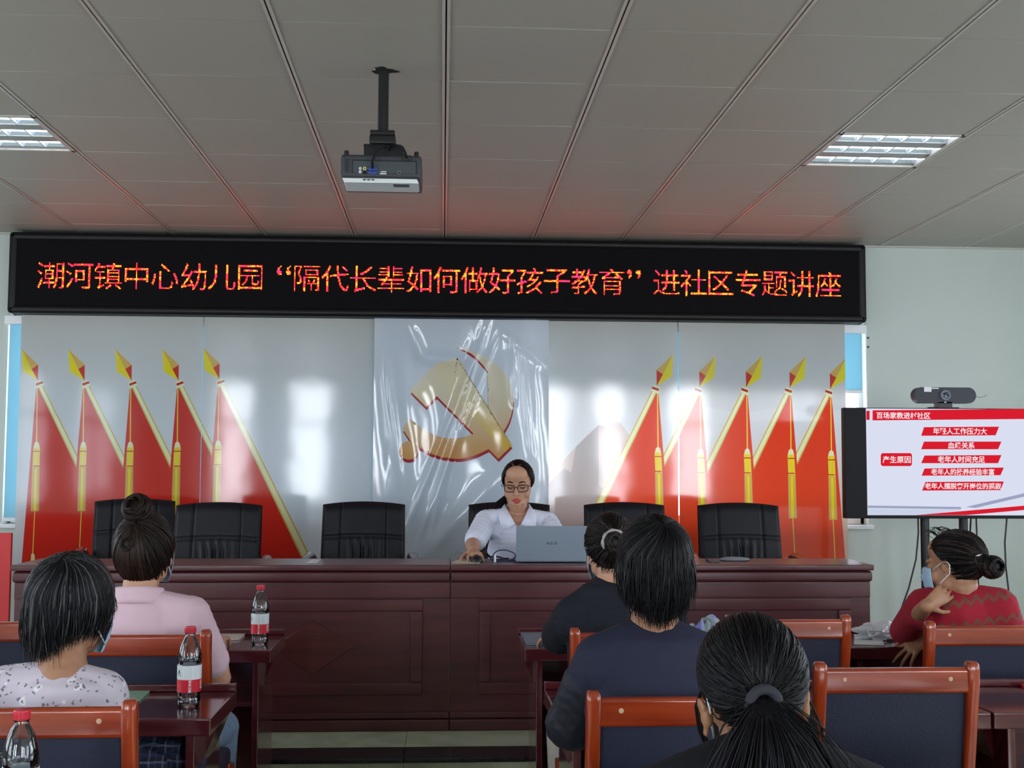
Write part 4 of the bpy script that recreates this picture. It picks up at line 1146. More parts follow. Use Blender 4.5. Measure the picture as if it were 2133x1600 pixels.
class Person:
    def __init__(s, label, origin, skin_m, vox=.0045):
        s.label, s.o, s.skin, s.vox = label, Vector(origin), skin_m, vox
        s.b = B(); s.kids = []
    def torso(s, b, N, C, P, R, inf=0., sh=None, wd=1., low=True):
        N, C, P = Vector(N), Vector(C), Vector(P); i = inf
        W_ = P.lerp(C, .5)
        b.sweep(P, (.165*wd+i, .125*wd+i, .12+i), W_, (.142*wd+i, .108*wd+i, .11+i), R, 5)
        b.sweep(W_, (.142*wd+i, .108*wd+i, .11+i), C, (.150*wd+i, .108*wd+i, .10+i), R, 5)
        top = N+(C-N)*.28
        b.sweep(C, (.150*wd+i, .108*wd+i, .10+i), top, (.115*wd+i, .078+i, .05+i), R, 6)
        for S_ in sh:
            S_ = Vector(S_)
            b.sweep(N+(C-N)*.14, .048+i, S_, .052+i, None, 7)
            b.sweep(top+(C-top)*.35, .072+i, S_+(C-N)*.12, .055+i, None, 6)
    def build(s):
        s.b.remesh(s.vox, 4, .5)
        o = obj('person', s.b, s.skin, None, loc=s.o, org=s.o, angle=180)
        tag(o, s.label, 'person'); s.root = o
        return o
    def part(s, name, b, m, vox=None, it=4, angle=180, solid=0., label=None, fix=True):
        if vox: b.remesh(vox, it, .5)
        o = obj(name, b, m, s.root, org=s.o, angle=angle, fix=fix)
        if solid:
            q = o.modifiers.new('thick', 'SOLIDIFY'); q.thickness = solid; q.offset = 0
        if label: o['label'] = label
        return o

def strand(b, pts, r, m, n=4):
    k = len(pts); rr = [r*(.55+.45*math.sin(PI*min(1, (i/(k-1))*1.35+.12)) if i < k*.6 else 1) for i in range(k)]
    for i in range(k): rr[i] = r*min(1., .5+3*i/k)*min(1., .12+2.2*(1-i/(k-1)))
    b.tube(pts, rr, n, m, caps=False)
def slerp(a, c, t):
    a, c = a.normalized(), c.normalized(); w_ = math.acos(max(-1, min(1, a.dot(c))))
    if w_ < 1e-4: return a.copy()
    return (a*math.sin((1-t)*w_)+c*math.sin(t*w_))/math.sin(w_)
class Hair:
    "hair on one head: c centre, R head turn, radii of the hair shell in head axes"
    def __init__(s, c, R, radii=(.083, .101, .096), hc=(0, -.014, .032), k=1.):
        s.c, s.R, s.r, s.hc, s.k = Vector(c), R, Vector(radii)*k, Vector(hc)*k, k
        s.b = B(); s.cap = B()
    def p(s, d, lift=1.):
        return s.c+s.R @ (s.hc+Vector((d.x*s.r.x, d.y*s.r.y, d.z*s.r.z))*lift)
    def w(s, v): return s.c+s.R @ (Vector(v)*s.k)
    def shell(s, cut=None, lift=.955, m=0):
        "close-fitting scalp cap; cut(d) true where there is no hair"
        tb = bmesh.new(); bmesh.ops.create_icosphere(tb, subdivisions=5, radius=1)
        kill = [v for v in tb.verts if cut and cut(v.co)]
        bmesh.ops.delete(tb, geom=kill, context='VERTS')
        for v in tb.verts: v.co = s.p(v.co.normalized(), lift+.012*noise.noise(v.co*5))
        s.b._add(tb, m); return s
    def pull(s, starts, knot, n=9, r=.0022, mats=(0, 1), lift=.97, rise=.05, mid=None, pm=.3, jit=.05):
        "strands drawn over the head from a hairline to a knot"
        kd = Vector(knot).normalized()
        for d in starts:
            d = Vector(d).normalized(); lf = lift+random.uniform(0, rise); pts = []
            k2 = (kd+Vector((random.gauss(0, jit), random.gauss(0, jit), random.gauss(0, jit)))).normalized()
            for i in range(n):
                t = i/(n-1); q = slerp(d, k2, t)
                pts.append(s.p(q, lf+.03*math.sin(PI*t)*random.uniform(.6, 1)))
            strand(s.b, pts, r*random.uniform(.6, 1.3), mats[1] if random.random() < pm else mats[0])
        return s
    def fall(s, count, whorl, zend, n=11, r=.0024, pm=.3, mats=(0, 1), az=(-PI, PI), lift=(.97, 1.05), flare=0., tuck=.25, el0=-.05, start=(.02, .55)):
        "short hair combed from the whorl down over the head, then hanging; zend(az) = where the ends stop (head axes)"
        wd = Vector(whorl).normalized()
        for _ in range(count):
            a = random.uniform(*az)
            eq = Vector((math.sin(a), math.cos(a), el0+random.gauss(0, .06)))
            lf = random.uniform(*lift); pts = []
            t0 = random.uniform(*start) if random.random() < .6 else .02
            n1 = int(n*.6)
            for i in range(n1):
                t = t0+(1-t0)*i/(n1-1); q = slerp(wd, eq, t)
                swirl = .25*(1-t)*math.sin(t*3); q = Matrix.Rotation(swirl, 3, 'Z') @ q
                pts.append(s.p(q, lf*(1 if t > .15 else .97+.2*t)))
            e = pts[-1]; l0 = s.R.transposed() @ (e-s.c)
            ze = zend(a)*s.k+random.gauss(0, .010)
            ja = random.gauss(0, .012); wv = random.gauss(0, .006)
            for i in range(1, n-n1+1):
                t = i/(n-n1); z = l0.z+(ze-l0.z)*t
                sh = 1-tuck*t*t+flare*t
                pts.append(s.c+s.R @ Vector((l0.x*sh+ja*t+wv*math.sin(t*5+a*9)*t, l0.y*(1-tuck*.5*t*t)+wv*math.cos(t*4+a*7)*t, z)))
            strand(s.b, pts, r*random.uniform(.6, 1.4), mats[1] if random.random() < pm else mats[0])
        return s
    def bun(s, c, r, loops=140, sr=.0022, pm=.3, axis=None, flat=.75, hole=.35):
        c = s.w(c); ax = (s.R @ Vector(axis)).normalized() if axis is not None else (s.R @ Vector((0, -1, .3))).normalized()
        u = ax.orthogonal().normalized(); v = ax.cross(u)
        tb = B(); tb.ball(c, (r*.86, r*.86, r*.86*flat), 3, 0, Matrix((u, v, ax)).transposed()); s.b._add(tb.bm, 0)
        for _ in range(loops):
            a0 = random.uniform(0, 2*PI); ln = random.uniform(1.2, 3.6); ph = random.uniform(-1.2, 1.45); pts = []; tw = random.uniform(-.5, .5)
            for i in range(14):
                t = i/13; a = a0+ln*t; e = ph+tw*(t-.5)*2
                rr = r*(hole+(1-hole)*math.cos(e*.9)) if e > 0 else r*math.cos(e*.8)
                pts.append(c+(u*math.cos(a)+v*math.sin(a))*rr*random.uniform(.985, 1.015)+ax*(r*flat*math.sin(e)*1.05))
            strand(s.b, pts, sr*random.uniform(.6, 1.4), 1 if random.random() < pm else 0)
        return s
def hairline(n, zmin=-.75, front=.35, jitter=.05):
    "directions all round the edge of the hair and over the scalp"
    out = []
    for _ in range(n):
        a = random.uniform(-PI, PI); f = math.cos(a)
        lo = front if f > .55 else (front+(zmin-front)*min(1, (.55-f)/.8))
        z = random.uniform(lo, .95) if random.random() < .6 else lo+random.gauss(0, jitter)
        h = math.sqrt(max(.02, 1-min(.98, z*z)))
        out.append((math.sin(a)*h, math.cos(a)*h, z))
    return out
def cut_face(d, front=.30, nape=-.80):
    f = d.normalized()
    a = math.atan2(abs(f.x), f.y)                       # 0 front .. pi back
    lo = front if a < .75 else front+(nape-front)*min(1, (a-.75)/1.35)
    return f.z < lo
def mask(P, c, R, k=1., loops=True):
    c = Vector(c)
    def q(x, y, z): return c+R @ (Vector((x, y, z))*k)
    def f(i, j):
        a = (i*2-1)*1.20; z = .0-.108*j; bulge = .010*math.sin(PI*j)+.003*math.sin(j*PI*7)
        nose = (.017*math.exp(-(a/.30)**2)+.006*math.exp(-(a/.6)**2))*(1-1.1*abs(j-.32))
        r = (.0715-.018*j*j)+bulge*max(0, 1-abs(a)/1.25)
        drop = .010*(1-math.cos(a))*(1-2*j)
        return q(r*math.sin(a)*1.03, .030+r*math.cos(a)*1.0+nose, z-drop)
    P.part('face_mask', B().grid(f, 26, 20), mask_m, solid=.0012)
    if loops:
        for s in (-1, 1):
            b = B(); b.tube([q(s*.064, .052, -.012), q(s*.074, .02, .006), q(s*.083, -.010, .022), q(s*.085, -.026, .004), q(s*.080, -.020, -.026), q(s*.072, .012, -.05), q(s*.060, .054, -.085)], .0018*k, 6)
            P.part('ear_loop', b, mask_w)
def cloth(name, rgb, rough=.8, b1=.35, sc=9, fine=.12, **kw):
    return mat(name, rgb, rough=rough, spec=.25, bump=b1, bump_scale=sc, **kw)
def arms(b, S_, E_, W_, r=(.05, .042, .036, .024), inf=0., part=1.):
    S_, E_, W_ = Vector(S_), Vector(E_), Vector(W_)
    if part <= 1: b.sweep(S_, r[0]+inf, S_.lerp(E_, part), r[0]+(r[1]-r[0])*part+inf+.004*(part < 1))
    else:
        b.sweep(S_, r[0]+inf, E_, r[1]+inf); t = part-1; b.sweep(E_, r[1]+inf, E_.lerp(W_, t), r[2]+(r[3]-r[2])*t+inf)
def legs(P, hipc, R, knee_f=.42, seat=.50, foot=0., inf=0., b=None, spread=.10, kz=None, ang=(0, 0)):
    for s in (-1, 1):
        H = Vector(hipc)+R @ Vector((s*.085, 0, 0)); K = Vector(hipc)+R @ Vector((s*(spread+ang[0 if s < 0 else 1]), knee_f, 0)); K.z = (kz or seat+.02)
        A_ = K+R @ Vector((0, -.02, 0)); A_.z = foot+.09
        b.sweep(H, .082+inf, K, .056+inf); b.sweep(K, .054+inf, A_, .036+inf)
        if not inf:
            b.sweep(A_, .036, A_+Vector((0, 0, -.05)), .034)
            b.sweep(A_+R @ Vector((0, -.03, -.055)), (.032, .04, .03), A_+R @ Vector((0, .14, -.062)), (.036, .03, .022), R)
def shoes(P, hipc, R, knee_f, foot, m, spread=.10, ang=(0, 0)):
    for s in (-1, 1):
        K = Vector(hipc)+R @ Vector((s*(spread+ang[0 if s < 0 else 1]), knee_f-.02, 0)); K.z = foot+.09
        b = B(); b.sweep(K+R @ Vector((0, -.035, -.05)), (.038, .045, .038), K+R @ Vector((0, .15, -.055)), (.042, .034, .031), R)
        P.part('shoe', b, m, .007, 3)

# ---- the speaker behind the front desk
def P1():
    hc = at(1079, 1010, 6.13); R = rot(PI-.16, -.16, .02); k = 1.02
    N = at(1077, 1061, 6.2); Rt = rot(PI)
    P = Person('woman in a white shirt and dark glasses behind the laptop, hand on the mouse', (N.x, 6.25, DZ), skin, .0038)
    head_balls(P.b, hc, R, False, k, .005)
    C = N+Vector((0, .05, -.22)); Pv = N+Vector((.01, .12, -.46))
    SL = at(1006, 1082, 6.22)+Vector((.015, 0, -.01)); SR = at(1146, 1086, 6.22)+Vector((-.015, 0, -.01))
    P.b.sweep(hc+R @ Vector((0, -.02, -.06)), .047, N+Vector((0, .02, -.02)), .054)
    P.torso(P.b, N, C, Pv, Rt, 0, (SL, SR))
    EL = at(985, 1146, 6.08); WL = at(985, 1153, 5.80); WL.z = DTZ+.045
    ER = at(1168, 1150, 6.05); WR = Vector((at(1120, 1150, 5.9).x, 5.86, DTZ+.03)); EL.z = max(EL.z, DTZ+.055); ER.z = max(ER.z, DTZ+.05)
    EL.y = 6.04
    for a, e, w_ in ((SL, EL, WL), (SR, ER, WR)):
        P.b.sweep(a, .05, e, .042); P.b.sweep(e, .041, w_, .026)
    hand(P.b, WL, (.10, -1, -.16), (0, -.25, 1), 1, curls=[.30, .30, .34, .5], spread=.14, k=1.0)
    hand(P.b, WR, (-.3, -.9, -.12), (0, -.1, 1), -1, .3)
    legs(P, (Pv.x, Pv.y, DZ+.54), Rt, .42, DZ+.5, DZ, 0, P.b)
    P.build()
    shirt = cloth('white shirt', (226, 230, 248), .75, .5, 11)
    b = B(); P.torso(b, N+Vector((0, .012, -.012)), C, Pv, Rt, .010, (SL, SR))
    arms(b, SL, EL, WL, inf=.013, part=.78); arms(b, SR, ER, WR, inf=.013, part=.78)
    b.remesh(.005, 5)
    apex = Vector((N.x+.002, N.y, N.z-.100))              # open V at the throat
    for sg in (-1, 1):
        e = Vector((sg*.058, 0, .112)).normalized(); nn = Vector((e.z*sg, 0, -e.x*sg))
        bmesh.ops.bisect_plane(b.bm, geom=b.bm.verts[:]+b.bm.edges[:]+b.bm.faces[:], plane_co=apex, plane_no=nn)
    kill = []
    for f in b.bm.faces:
        m_ = f.calc_center_median()-apex
        if m_.y < -.015 and m_.z > 0 and abs(m_.x) < m_.z*.058/.112: kill.append(f)
    bmesh.ops.delete(b.bm, geom=kill, context='FACES')
    P.part('shirt', b, shirt)
    b = B()                                              # pointed collar
    for s in (-1, 1):
        ring = [(Vector((s*.010, .074, .030)), Vector((s*.010, .094, -.012))), (Vector((s*.048, .055, .030)), Vector((s*.072, .068, -.014))), (Vector((s*.064, .012, .026)), Vector((s*.095, .016, -.018))),
                (Vector((s*.060, -.035, .012)), Vector((s*.098, -.048, -.032))), (Vector((s*.042, -.074, -.022)), Vector((s*.092, -.098, -.064))), (Vector((s*.016, -.096, -.070)), Vector((s*.078, -.112, -.104)))]
        vs = [[b.bm.verts.new(N+p) for p in pr] for pr in ring]
        for q in range(len(vs)-1): b.bm.faces.new((vs[q][0], vs[q+1][0], vs[q+1][1], vs[q][1]))
    P.part('collar', b, shirt, angle=25, solid=.004)
    b = B(); b.grid(lambda i, j: (N.x-.012+.024*i+.004, N.y-.128+.028*(1-j)-.035*math.sin(j*PI*.8), N.z-.34+.235*j), 2, 10)
    P.part('placket', b, shirt, solid=.003)
    b = B()
    for z in (-.125, -.205): b.lathe([(0, .002), (.005, .0015), (.005, 0)], c=(N.x+.004, N.y-.142-.02*(z < -.2), N.z+z), n=10, ax=RX)
    P.part('button', b, paper_m)
    H = Hair(hc, R, (.080, .097, .093), k=k)
    H.shell(lambda d: cut_face(d, .50, -.75), .955)
    st = [d for d in hairline(620, -.7, .52, .03)]
    left = [d for d in st if d[0] < -.02]; right = [d for d in st if d[0] >= -.02]
    H.pull(st, (-.1, -.9, -.45), 10, .0022, lift=.965, rise=.03, pm=.25)
    for s in (-1, 1):                                     # hair swept down beside the temples over the ears
        for _ in range(260):
            a = random.uniform(0, 1); d0 = Vector((s*(.05+.5*a), .62-.25*a, .72-.1*a)); d1 = Vector((s*.98, .22-.5*a+random.gauss(0, .05), -.22-.40*a))
            pts = [H.p(slerp(d0, d1, t/7), 1.0+.04*math.sin(PI*t/7)) for t in range(8)]
            pts.append(H.p(Vector((s*.6, -.75, -.5)), .96)); strand(H.b, pts, .0022, 1 if random.random() < .25 else 0)
    for _ in range(150):                                  # ponytail over the right shoulder blade
        o_ = Vector((random.gauss(0, .011), random.gauss(0, .011), 0)); a = H.w((.0, -.10, -.045)); 
        pts = [a+o_*.4, a+Vector((-.05, .03, -.03))+o_, at(1046, 1046, hc.y+.09)+o_, at(1034, 1064, hc.y+.11)+o_*1.3, at(1028, 1090, hc.y+.13)+o_*1.4, at(1030, 1130, hc.y+.14)+o_]
        strand(H.b, pts, .0024, 1 if random.random() < .2 else 0)
    P.part('hair', H.b, [hair_k, hair_k2])
    def q(x, y, z): return hc+R @ (Vector((x, y, z))*k)
    b = B()
    b.tube([q(-.024, .0935, -0.0623), q(-.012, .0990, -0.0573), q(-.004, .1005, -0.0553), q(0, .1003, -0.0566), q(.004, .1005, -0.0553), q(.012, .0990, -0.0573), q(.024, .0935, -0.0623)], [.001, .0038, .0045, .004, .0045, .0038, .001], 8)
    b.tube([q(-.023, .0935, -0.0628), q(-.012, .0985, -0.0683), q(0, .0995, -0.0703), q(.012, .0985, -0.0683), q(.023, .0935, -0.0628)], [.001, .005, .0062, .005, .001], 8)
    P.part('lips', b, mat('lips', (188, 66, 66), rough=.4))
    for s in (-1, 1):
        P.part('eyebrow', B().tube([q(s*.014, .0905, .0245), q(s*.026, .0895, .0295), q(s*.038, .0840, .0295), q(s*.049, .0740, .024)], [.0026, .0040, .0032, .0010], 6), hair_k)
        P.part('eyelashes', B().tube([q(s*.017, .0835, .002), q(s*.026, .0860, -.0015), q(s*.036, .0835, -.0015), q(s*.046, .0745, .003)], [.0012, .0027, .0027, .0014], 6), hair_k)
    gm = mat('glasses frame', (30, 14, 15), rough=.3); b = B()
    for s in (-1, 1):
        ring = []
        for i in range(33):
            a = 2*PI*i/32; cx = math.copysign(abs(math.cos(a))**.6, math.cos(a)); cz = math.copysign(abs(math.sin(a))**.6, math.sin(a))
            ring.append(q(s*.0335+.0255*cx, .105-.010*((s*.0335+.0255*cx)/.06)**2*1.6, -.001+.0175*cz))
        b.tube(ring, .0024, 6)
        b.tube([q(s*.059, .091, .008), q(s*.073, .080, .008), q(s*.079, .03, .008), q(s*.081, -.012, .004)], .0018, 6)
    b.tube([q(-.0085, .105, .003), q(-.003, .108, .007), q(.003, .108, .007), q(.0085, .105, .003)], .0018, 6)
    g = P.part('glasses', b, gm)
    b = B()
    for s in (-1, 1):
        b.grid(lambda i, j: q(s*.0335+(i-.5)*.048, .1045-.010*((s*.0335+(i-.5)*.048)/.06)**2*1.6, -.001+(j-.5)*.032), 6, 4)
    l = obj('lens', b, plastic('lens glass clear', (245, 245, 245), .0), g, org=P.o, angle=180)
    tr = cloth('dark trousers', (40, 42, 54)); b = B(); legs(P, (Pv.x, Pv.y, DZ+.54), Rt, .42, DZ+.5, DZ, .012, b); b.sweep(Pv+Vector((0, 0, -.02)), (.18, .14, .11), Pv+Vector((0, -.03, .03)), (.168, .13, .06), Rt)
    P.part('trousers', b, tr, .009); shoes(P, (Pv.x, Pv.y, DZ+.54), Rt, .42, DZ, blackp)
P1()

# ---- members of the audience, seen from behind
def sitter(label, N, C, Pv, sh, arm, R, Rt, hc, skin_m, k=1., knee=.40, inf=.0, ang=(0, 0), hands=None, vox=.0045, shw=1., eo=(0, 0)):
    P = Person(label, (Pv.x, Pv.y, 0), skin_m, vox)
    head_balls(P.b, hc, R, k=k, eo=eo)
    P.b.sweep(Vector(hc)+R @ Vector((0, -.025, -.05)), .054, N+Vector((0, 0, -.02)), .060)
    P.torso(P.b, N, C, Pv, Rt, 0, sh, shw)
    for (a, (e, w_), hd) in zip(sh, arm, hands):
        P.b.sweep(a, .05, e, .043); P.b.sweep(e, .041, w_, .026); hand(P.b, w_, *hd)
    legs(P, (Pv.x, Pv.y, .53), Rt, knee, .48, 0, 0, P.b, ang=ang)
    P.build()
    return P
def dress(P, N, C, Pv, sh, arm, Rt, top_m, leg_m, sleeve=.7, inf=.010, dn=-.012, knee=.40, ang=(0, 0), vox=.006, shw=1., name='shirt', shoe=blackp, it=5, sinf=.014):
    b = B(); P.torso(b, N+Vector((0, 0, dn)), C, Pv, Rt, inf, sh, shw)
    for a, (e, w_) in zip(sh, arm): arms(b, a, e, w_, inf=sinf, part=sleeve)
    P.part(name, b, top_m, vox, it)
    b = B(); legs(P, (Pv.x, Pv.y, .53), Rt, knee, .48, 0, .012, b, ang=ang)
    b.sweep(Vector((Pv.x, Pv.y, .55)), (.178*shw, .14, .10), Vector((Pv.x, Pv.y, .62)), (.168*shw, .13, .06), Rt)
    P.part('trousers', b, leg_m, .008); shoes(P, (Pv.x, Pv.y, .53), Rt, knee, 0, shoe, ang=ang)

jeans = mat('jeans', (128, 152, 184), rough=.8, noise_amt=.12, noise_scale=30, bump=.3, bump_scale=14)
darkpants = cloth('black trousers', (34, 34, 40)); cream = cloth('cream trousers', (206, 200, 190))

def P2():   # pink shirt, high bun
    hc = at(305, 1150, 3.92); R = rot(-.18, .05); Rt = rot(-.05); k = 1.0
    N = at(290, 1232, 3.88); C = N+Vector((0, .0, -.20)); Pv = N+Vector((0, .02, -.44)); Pv.z = .58
    sh = (N+Vector((-.165, .0, -.075)), N+Vector((.165, .0, -.075)))
    arm = ((N+Vector((-.21, .10, -.29)), N+Vector((-.12, .50, -.235))), (N+Vector((.235, .10, -.29)), N+Vector((.15, .56, -.235))))
    hd = (((.2, 1, -.05), (0, 0, 1), 1, .3), ((-.1, 1, -.05), (0, 0, 1), -1, .5))
    P = sitter('woman in a pale pink shirt with a high brown bun, sitting in the front row', N, C, Pv, sh, arm, R, Rt, hc, skin, k, hands=hd, ang=(0, .07))
    pink = cloth('pink shirt', (224, 192, 204), .8, .2, 8)
    dress(P, N, C, Pv, sh, arm, Rt, pink, jeans, .72, ang=(0, .07))
    b = B(); b.grid(lambda i, j: (N.x+math.sin(2*PI*i)*(.068+.012*(1-j)+.004), N.y+.004+math.cos(2*PI*i)*(.066+.012*(1-j)), N.z-.04+.05*j+.012*math.cos(2*PI*i)*-1), 40, 4)
    P.part('collar', b, pink, solid=.006)
    H = Hair(hc, R, (.093, .108, .118), (0, -.016, .012), k=k); H.shell(lambda d: cut_face(d, .35, -.93), .96)
    H.pull(hairline(1100, -.93, .4), (0, -.62, .80), 10, .0021, pm=.22, rise=.045)
    for _ in range(60):
        a = random.uniform(-.6, .6); d0 = Vector((math.sin(a), -math.cos(a), -.80)); d1 = Vector((a*.3, -.62, .7)); H.pull([d0], d1, 9, .0016, mats=(1, 1), lift=1.01, rise=.02)
    H.bun((-.006, -.052, .142), .047, 200, .0022, .35, axis=(0, -.75, .5), flat=.85)
    H.bun((-.01, -.122, .04), .024, 50, .0018, .25, axis=(0, -1, .2), flat=.5)
    P.part('hair', H.b, [hair_br, hair_br2]); mask(P, hc, R, k)
P2()

def P3():   # grey hair, floral blouse
    hc = at(151, 1268, 2.90); R = rot(-.42, -.05, .02); Rt = rot(-.10); k = .98
    N = at(128, 1392, 2.84); C = N+Vector((-.01, .0, -.19)); Pv = Vector((N.x-.01, N.y-.005, .57))
    sh = (N+Vector((-.125, .0, -.055)), N+Vector((.086, .02, -.068)))
    arm = ((N+Vector((-.21, .12, -.25)), N+Vector((-.10, .42, -.14))), (N+Vector((.094, .13, -.26)), N+Vector((-.03, .44, -.14))))
    hd = (((.3, 1, -.05), (0, 0, 1), 1, .3), ((-.3, 1, -.05), (0, 0, 1), -1, .3))
    P = sitter('woman with short greying hair in a floral blouse, second row at the left', N, C, Pv, sh, arm, R, Rt, hc, skin_b, k, hands=hd, knee=.36)
    fl = bpy.data.materials.new('floral cloth'); fl.use_nodes = True; nt = fl.node_tree; p = nt.nodes['Principled BSDF']; p.inputs['Roughness'].default_value = .8
    tc = nt.nodes.new('ShaderNodeTexCoord'); prev = None; ns = nt.nodes.new('ShaderNodeTexNoise'); ns.inputs['Scale'].default_value = 60
    nt.links.new(tc.outputs['Object'], ns.inputs[0]); va = nt.nodes.new('ShaderNodeMix'); va.data_type = 'VECTOR'; va.inputs[0].default_value = .022
    nt.links.new(tc.outputs['Object'], va.inputs[4]); nt.links.new(ns.outputs['Color'], va.inputs[5])
    for sc, th, colr, sel in ((34, .16, (238, 236, 240), .45), (34, .07, (150, 140, 156), .45), (64, .13, (128, 124, 142), .5), (90, .14, (120, 118, 136), .62)):
        vo = nt.nodes.new('ShaderNodeTexVoronoi'); vo.inputs['Scale'].default_value = sc; nt.links.new(va.outputs[1], vo.inputs[0])
        lt_ = nt.nodes.new('ShaderNodeMath'); lt_.operation = 'LESS_THAN'; lt_.inputs[1].default_value = th*2; nt.links.new(vo.outputs['Distance'], lt_.inputs[0])
        sp = nt.nodes.new('ShaderNodeSeparateColor'); nt.links.new(vo.outputs['Color'], sp.inputs[0])
        g2 = nt.nodes.new('ShaderNodeMath'); g2.operation = 'GREATER_THAN'; g2.inputs[1].default_value = sel; nt.links.new(sp.outputs[0], g2.inputs[0])
        mu = nt.nodes.new('ShaderNodeMath'); mu.operation = 'MULTIPLY'; nt.links.new(lt_.outputs[0], mu.inputs[0]); nt.links.new(g2.outputs[0], mu.inputs[1])
        mx = nt.nodes.new('ShaderNodeMix'); mx.data_type = 'RGBA'; nt.links.new(mu.outputs[0], mx.inputs[0]); mx.inputs[7].default_value = lin(colr)+(1,)
        if prev is None: mx.inputs[6].default_value = lin((212, 202, 216))+(1,)
        else: nt.links.new(prev.outputs[2], mx.inputs[6])
        prev = mx
    nt.links.new(prev.outputs[2], p.inputs['Base Color'])
    dress(P, N, C, Pv, sh, arm, Rt, fl, darkpants, .7, dn=-.012, inf=.013, knee=.36, name='blouse')
    H = Hair(hc, R, (.090, .106, .100), k=k); H.shell(lambda d: cut_face(d, .25, -.9), .955)
    H.fall(1900, (.12, -.42, .9), lambda a: -.060-.052*max(0, -math.cos(a))**2+(.045 if abs(a) < .9 else 0), pm=.2, r=.0018, lift=(.94, 1.07), tuck=.34)
    P.part('hair', H.b, [hair_g, hair_g2]); mask(P, hc, R, k*1.02)
P3()

def P4():   # claw-clip bun, black shirt
    hc = at(1268, 1143, 3.98); R = rot(.12, -.10, .02); Rt = rot(.08); k = .95
    N = at(1280, 1200, 3.95); C = N+Vector((0, .02, -.22)); Pv = Vector((N.x, N.y-.01, .57))
    sh = (at(1183, 1262, 3.95)+Vector((.02, 0, -.03)), N+Vector((.17, .0, -.085)))
    arm = ((at(1163, 1340, 4.12)+Vector((0, 0, .02)), Vector((at(1160, 1340, 4.5).x, 4.40, .785))), (N+Vector((.22, .12, -.26)), N+Vector((.12, .48, -.235))))
    hd = (((-.35, 1, -.05), (0, 0, 1), 1, .25), ((-.1, 1, -.05), (0, 0, 1), -1, .3))
    P = sitter('woman in black with a claw-clipped bun, front row beside the aisle', N, C, Pv, sh, arm, R, Rt, hc, skin, k, hands=hd)
    dress(P, N, C, Pv, sh, arm, Rt, cloth('black shirt', (30, 32, 42), .8, .3, 7), cream, .95, inf=.014, dn=-.0, sinf=.018)
    H = Hair(hc, R, (.088, .104, .106), (0, -.016, .018), k=k); H.shell(lambda d: cut_face(d, .35, -.95), .96)
    H.pull(hairline(900, -.95, .4), (-.10, -.98, .12), 9, .0021, pm=.2, rise=.05)
    H.bun((-.012, -.115, .018), .036, 150, .0020, .35, axis=(0, -1, .05), flat=.55)
    for _ in range(25):
        a = random.uniform(-1, 1); pts = [H.w((a*.05, -.085, -.03)), H.w((a*.052, -.094, -.07)), H.w((a*.045+random.gauss(0, .006), -.08, -.088))]; strand(H.b, pts, .0012, 0)
    P.part('hair', H.b, [mat('dark brown hair', (20, 14, 13), rough=.45, spec=.2), mat('dark brown hair sheen', (44, 33, 30), rough=.42, spec=.3)])
    b = B(); pts = []
    for i in range(15):
        a = PI*(.22+.95*i/14); pts.append(H.w((-.012+.041*math.cos(a)*1.0, -.120, .016+.043*math.sin(a))))
    b.tube(pts, [.003]+[.0065+.002*math.sin(i*1.9) for i in range(13)]+[.002], 8, flat=.8)
    P.part('hair_clip', b, mat('clip', (158, 152, 148), rough=.3, noise_amt=.25, noise_scale=90), label='pale marbled hair clip'); mask(P, hc, R, k)
P4()

def P5():   # short black hair, navy top
    hc = at(1363, 1188, 2.86); R = rot(-.04, -.06, 0); Rt = rot(0); k = .99
    N = at(1362, 1292, 2.85); C = N+Vector((.0, .0, -.21)); Pv = Vector((N.x, N.y, .56))
    sh = (at(1250, 1376, 2.85), at(1474, 1378, 2.85))
    arm = ((at(1188, 1500, 2.92), Vector((at(1188, 1500, 2.9).x+.04, 3.24, .79))), (at(1560, 1500, 2.92), Vector((at(1540, 1500, 2.9).x-.06, 3.24, .79))))
    hd = (((.5, 1, -.05), (0, 0, 1), 1, .3), ((-.5, 1, -.05), (0, 0, 1), -1, .3))
    P = sitter('woman with short black hair in a loose navy top, second row near the aisle', N, C, Pv, sh, arm, R, Rt, hc, skin_b, k, hands=hd, shw=1.08, knee=.33)
    nv = cloth('navy top', (40, 42, 62), .75, .2, 6)
    dress(P, N, C, Pv, sh, arm, Rt, nv, cream, .55, inf=.014, dn=-.012, shw=1.08, knee=.33, name='top')
    for s, (a, (e, w_)) in zip((-1, 1), zip(sh, arm)):      # loose flared sheer sleeves
        b = B(); b.sweep(a.lerp(e, .42), .066, e+Vector((-.006*s, 0, -.01)), .066); b.sweep(e+Vector((0, 0, -.01)), .064, e.lerp(w_, .25)+Vector((0, 0, -.01)), .060)
        P.part('sleeve', b, cloth('sheer navy', (32, 33, 44), .55, .5, 22), .006, 4, label='sheer dark sleeve')
    H = Hair(hc, R, (.087, .106, .098), k=k); H.shell(lambda d: cut_face(d, .25, -.95), .955)
    H.fall(2600, (.10, -.62, .8), lambda a: -.074-.048*max(0, -math.cos(a))**1.5, pm=.28, r=.0017, lift=(.95, 1.07), tuck=.36)
    P.part('hair', H.b, [hair_k, hair_k2]); mask(P, hc, R, k)
P5()

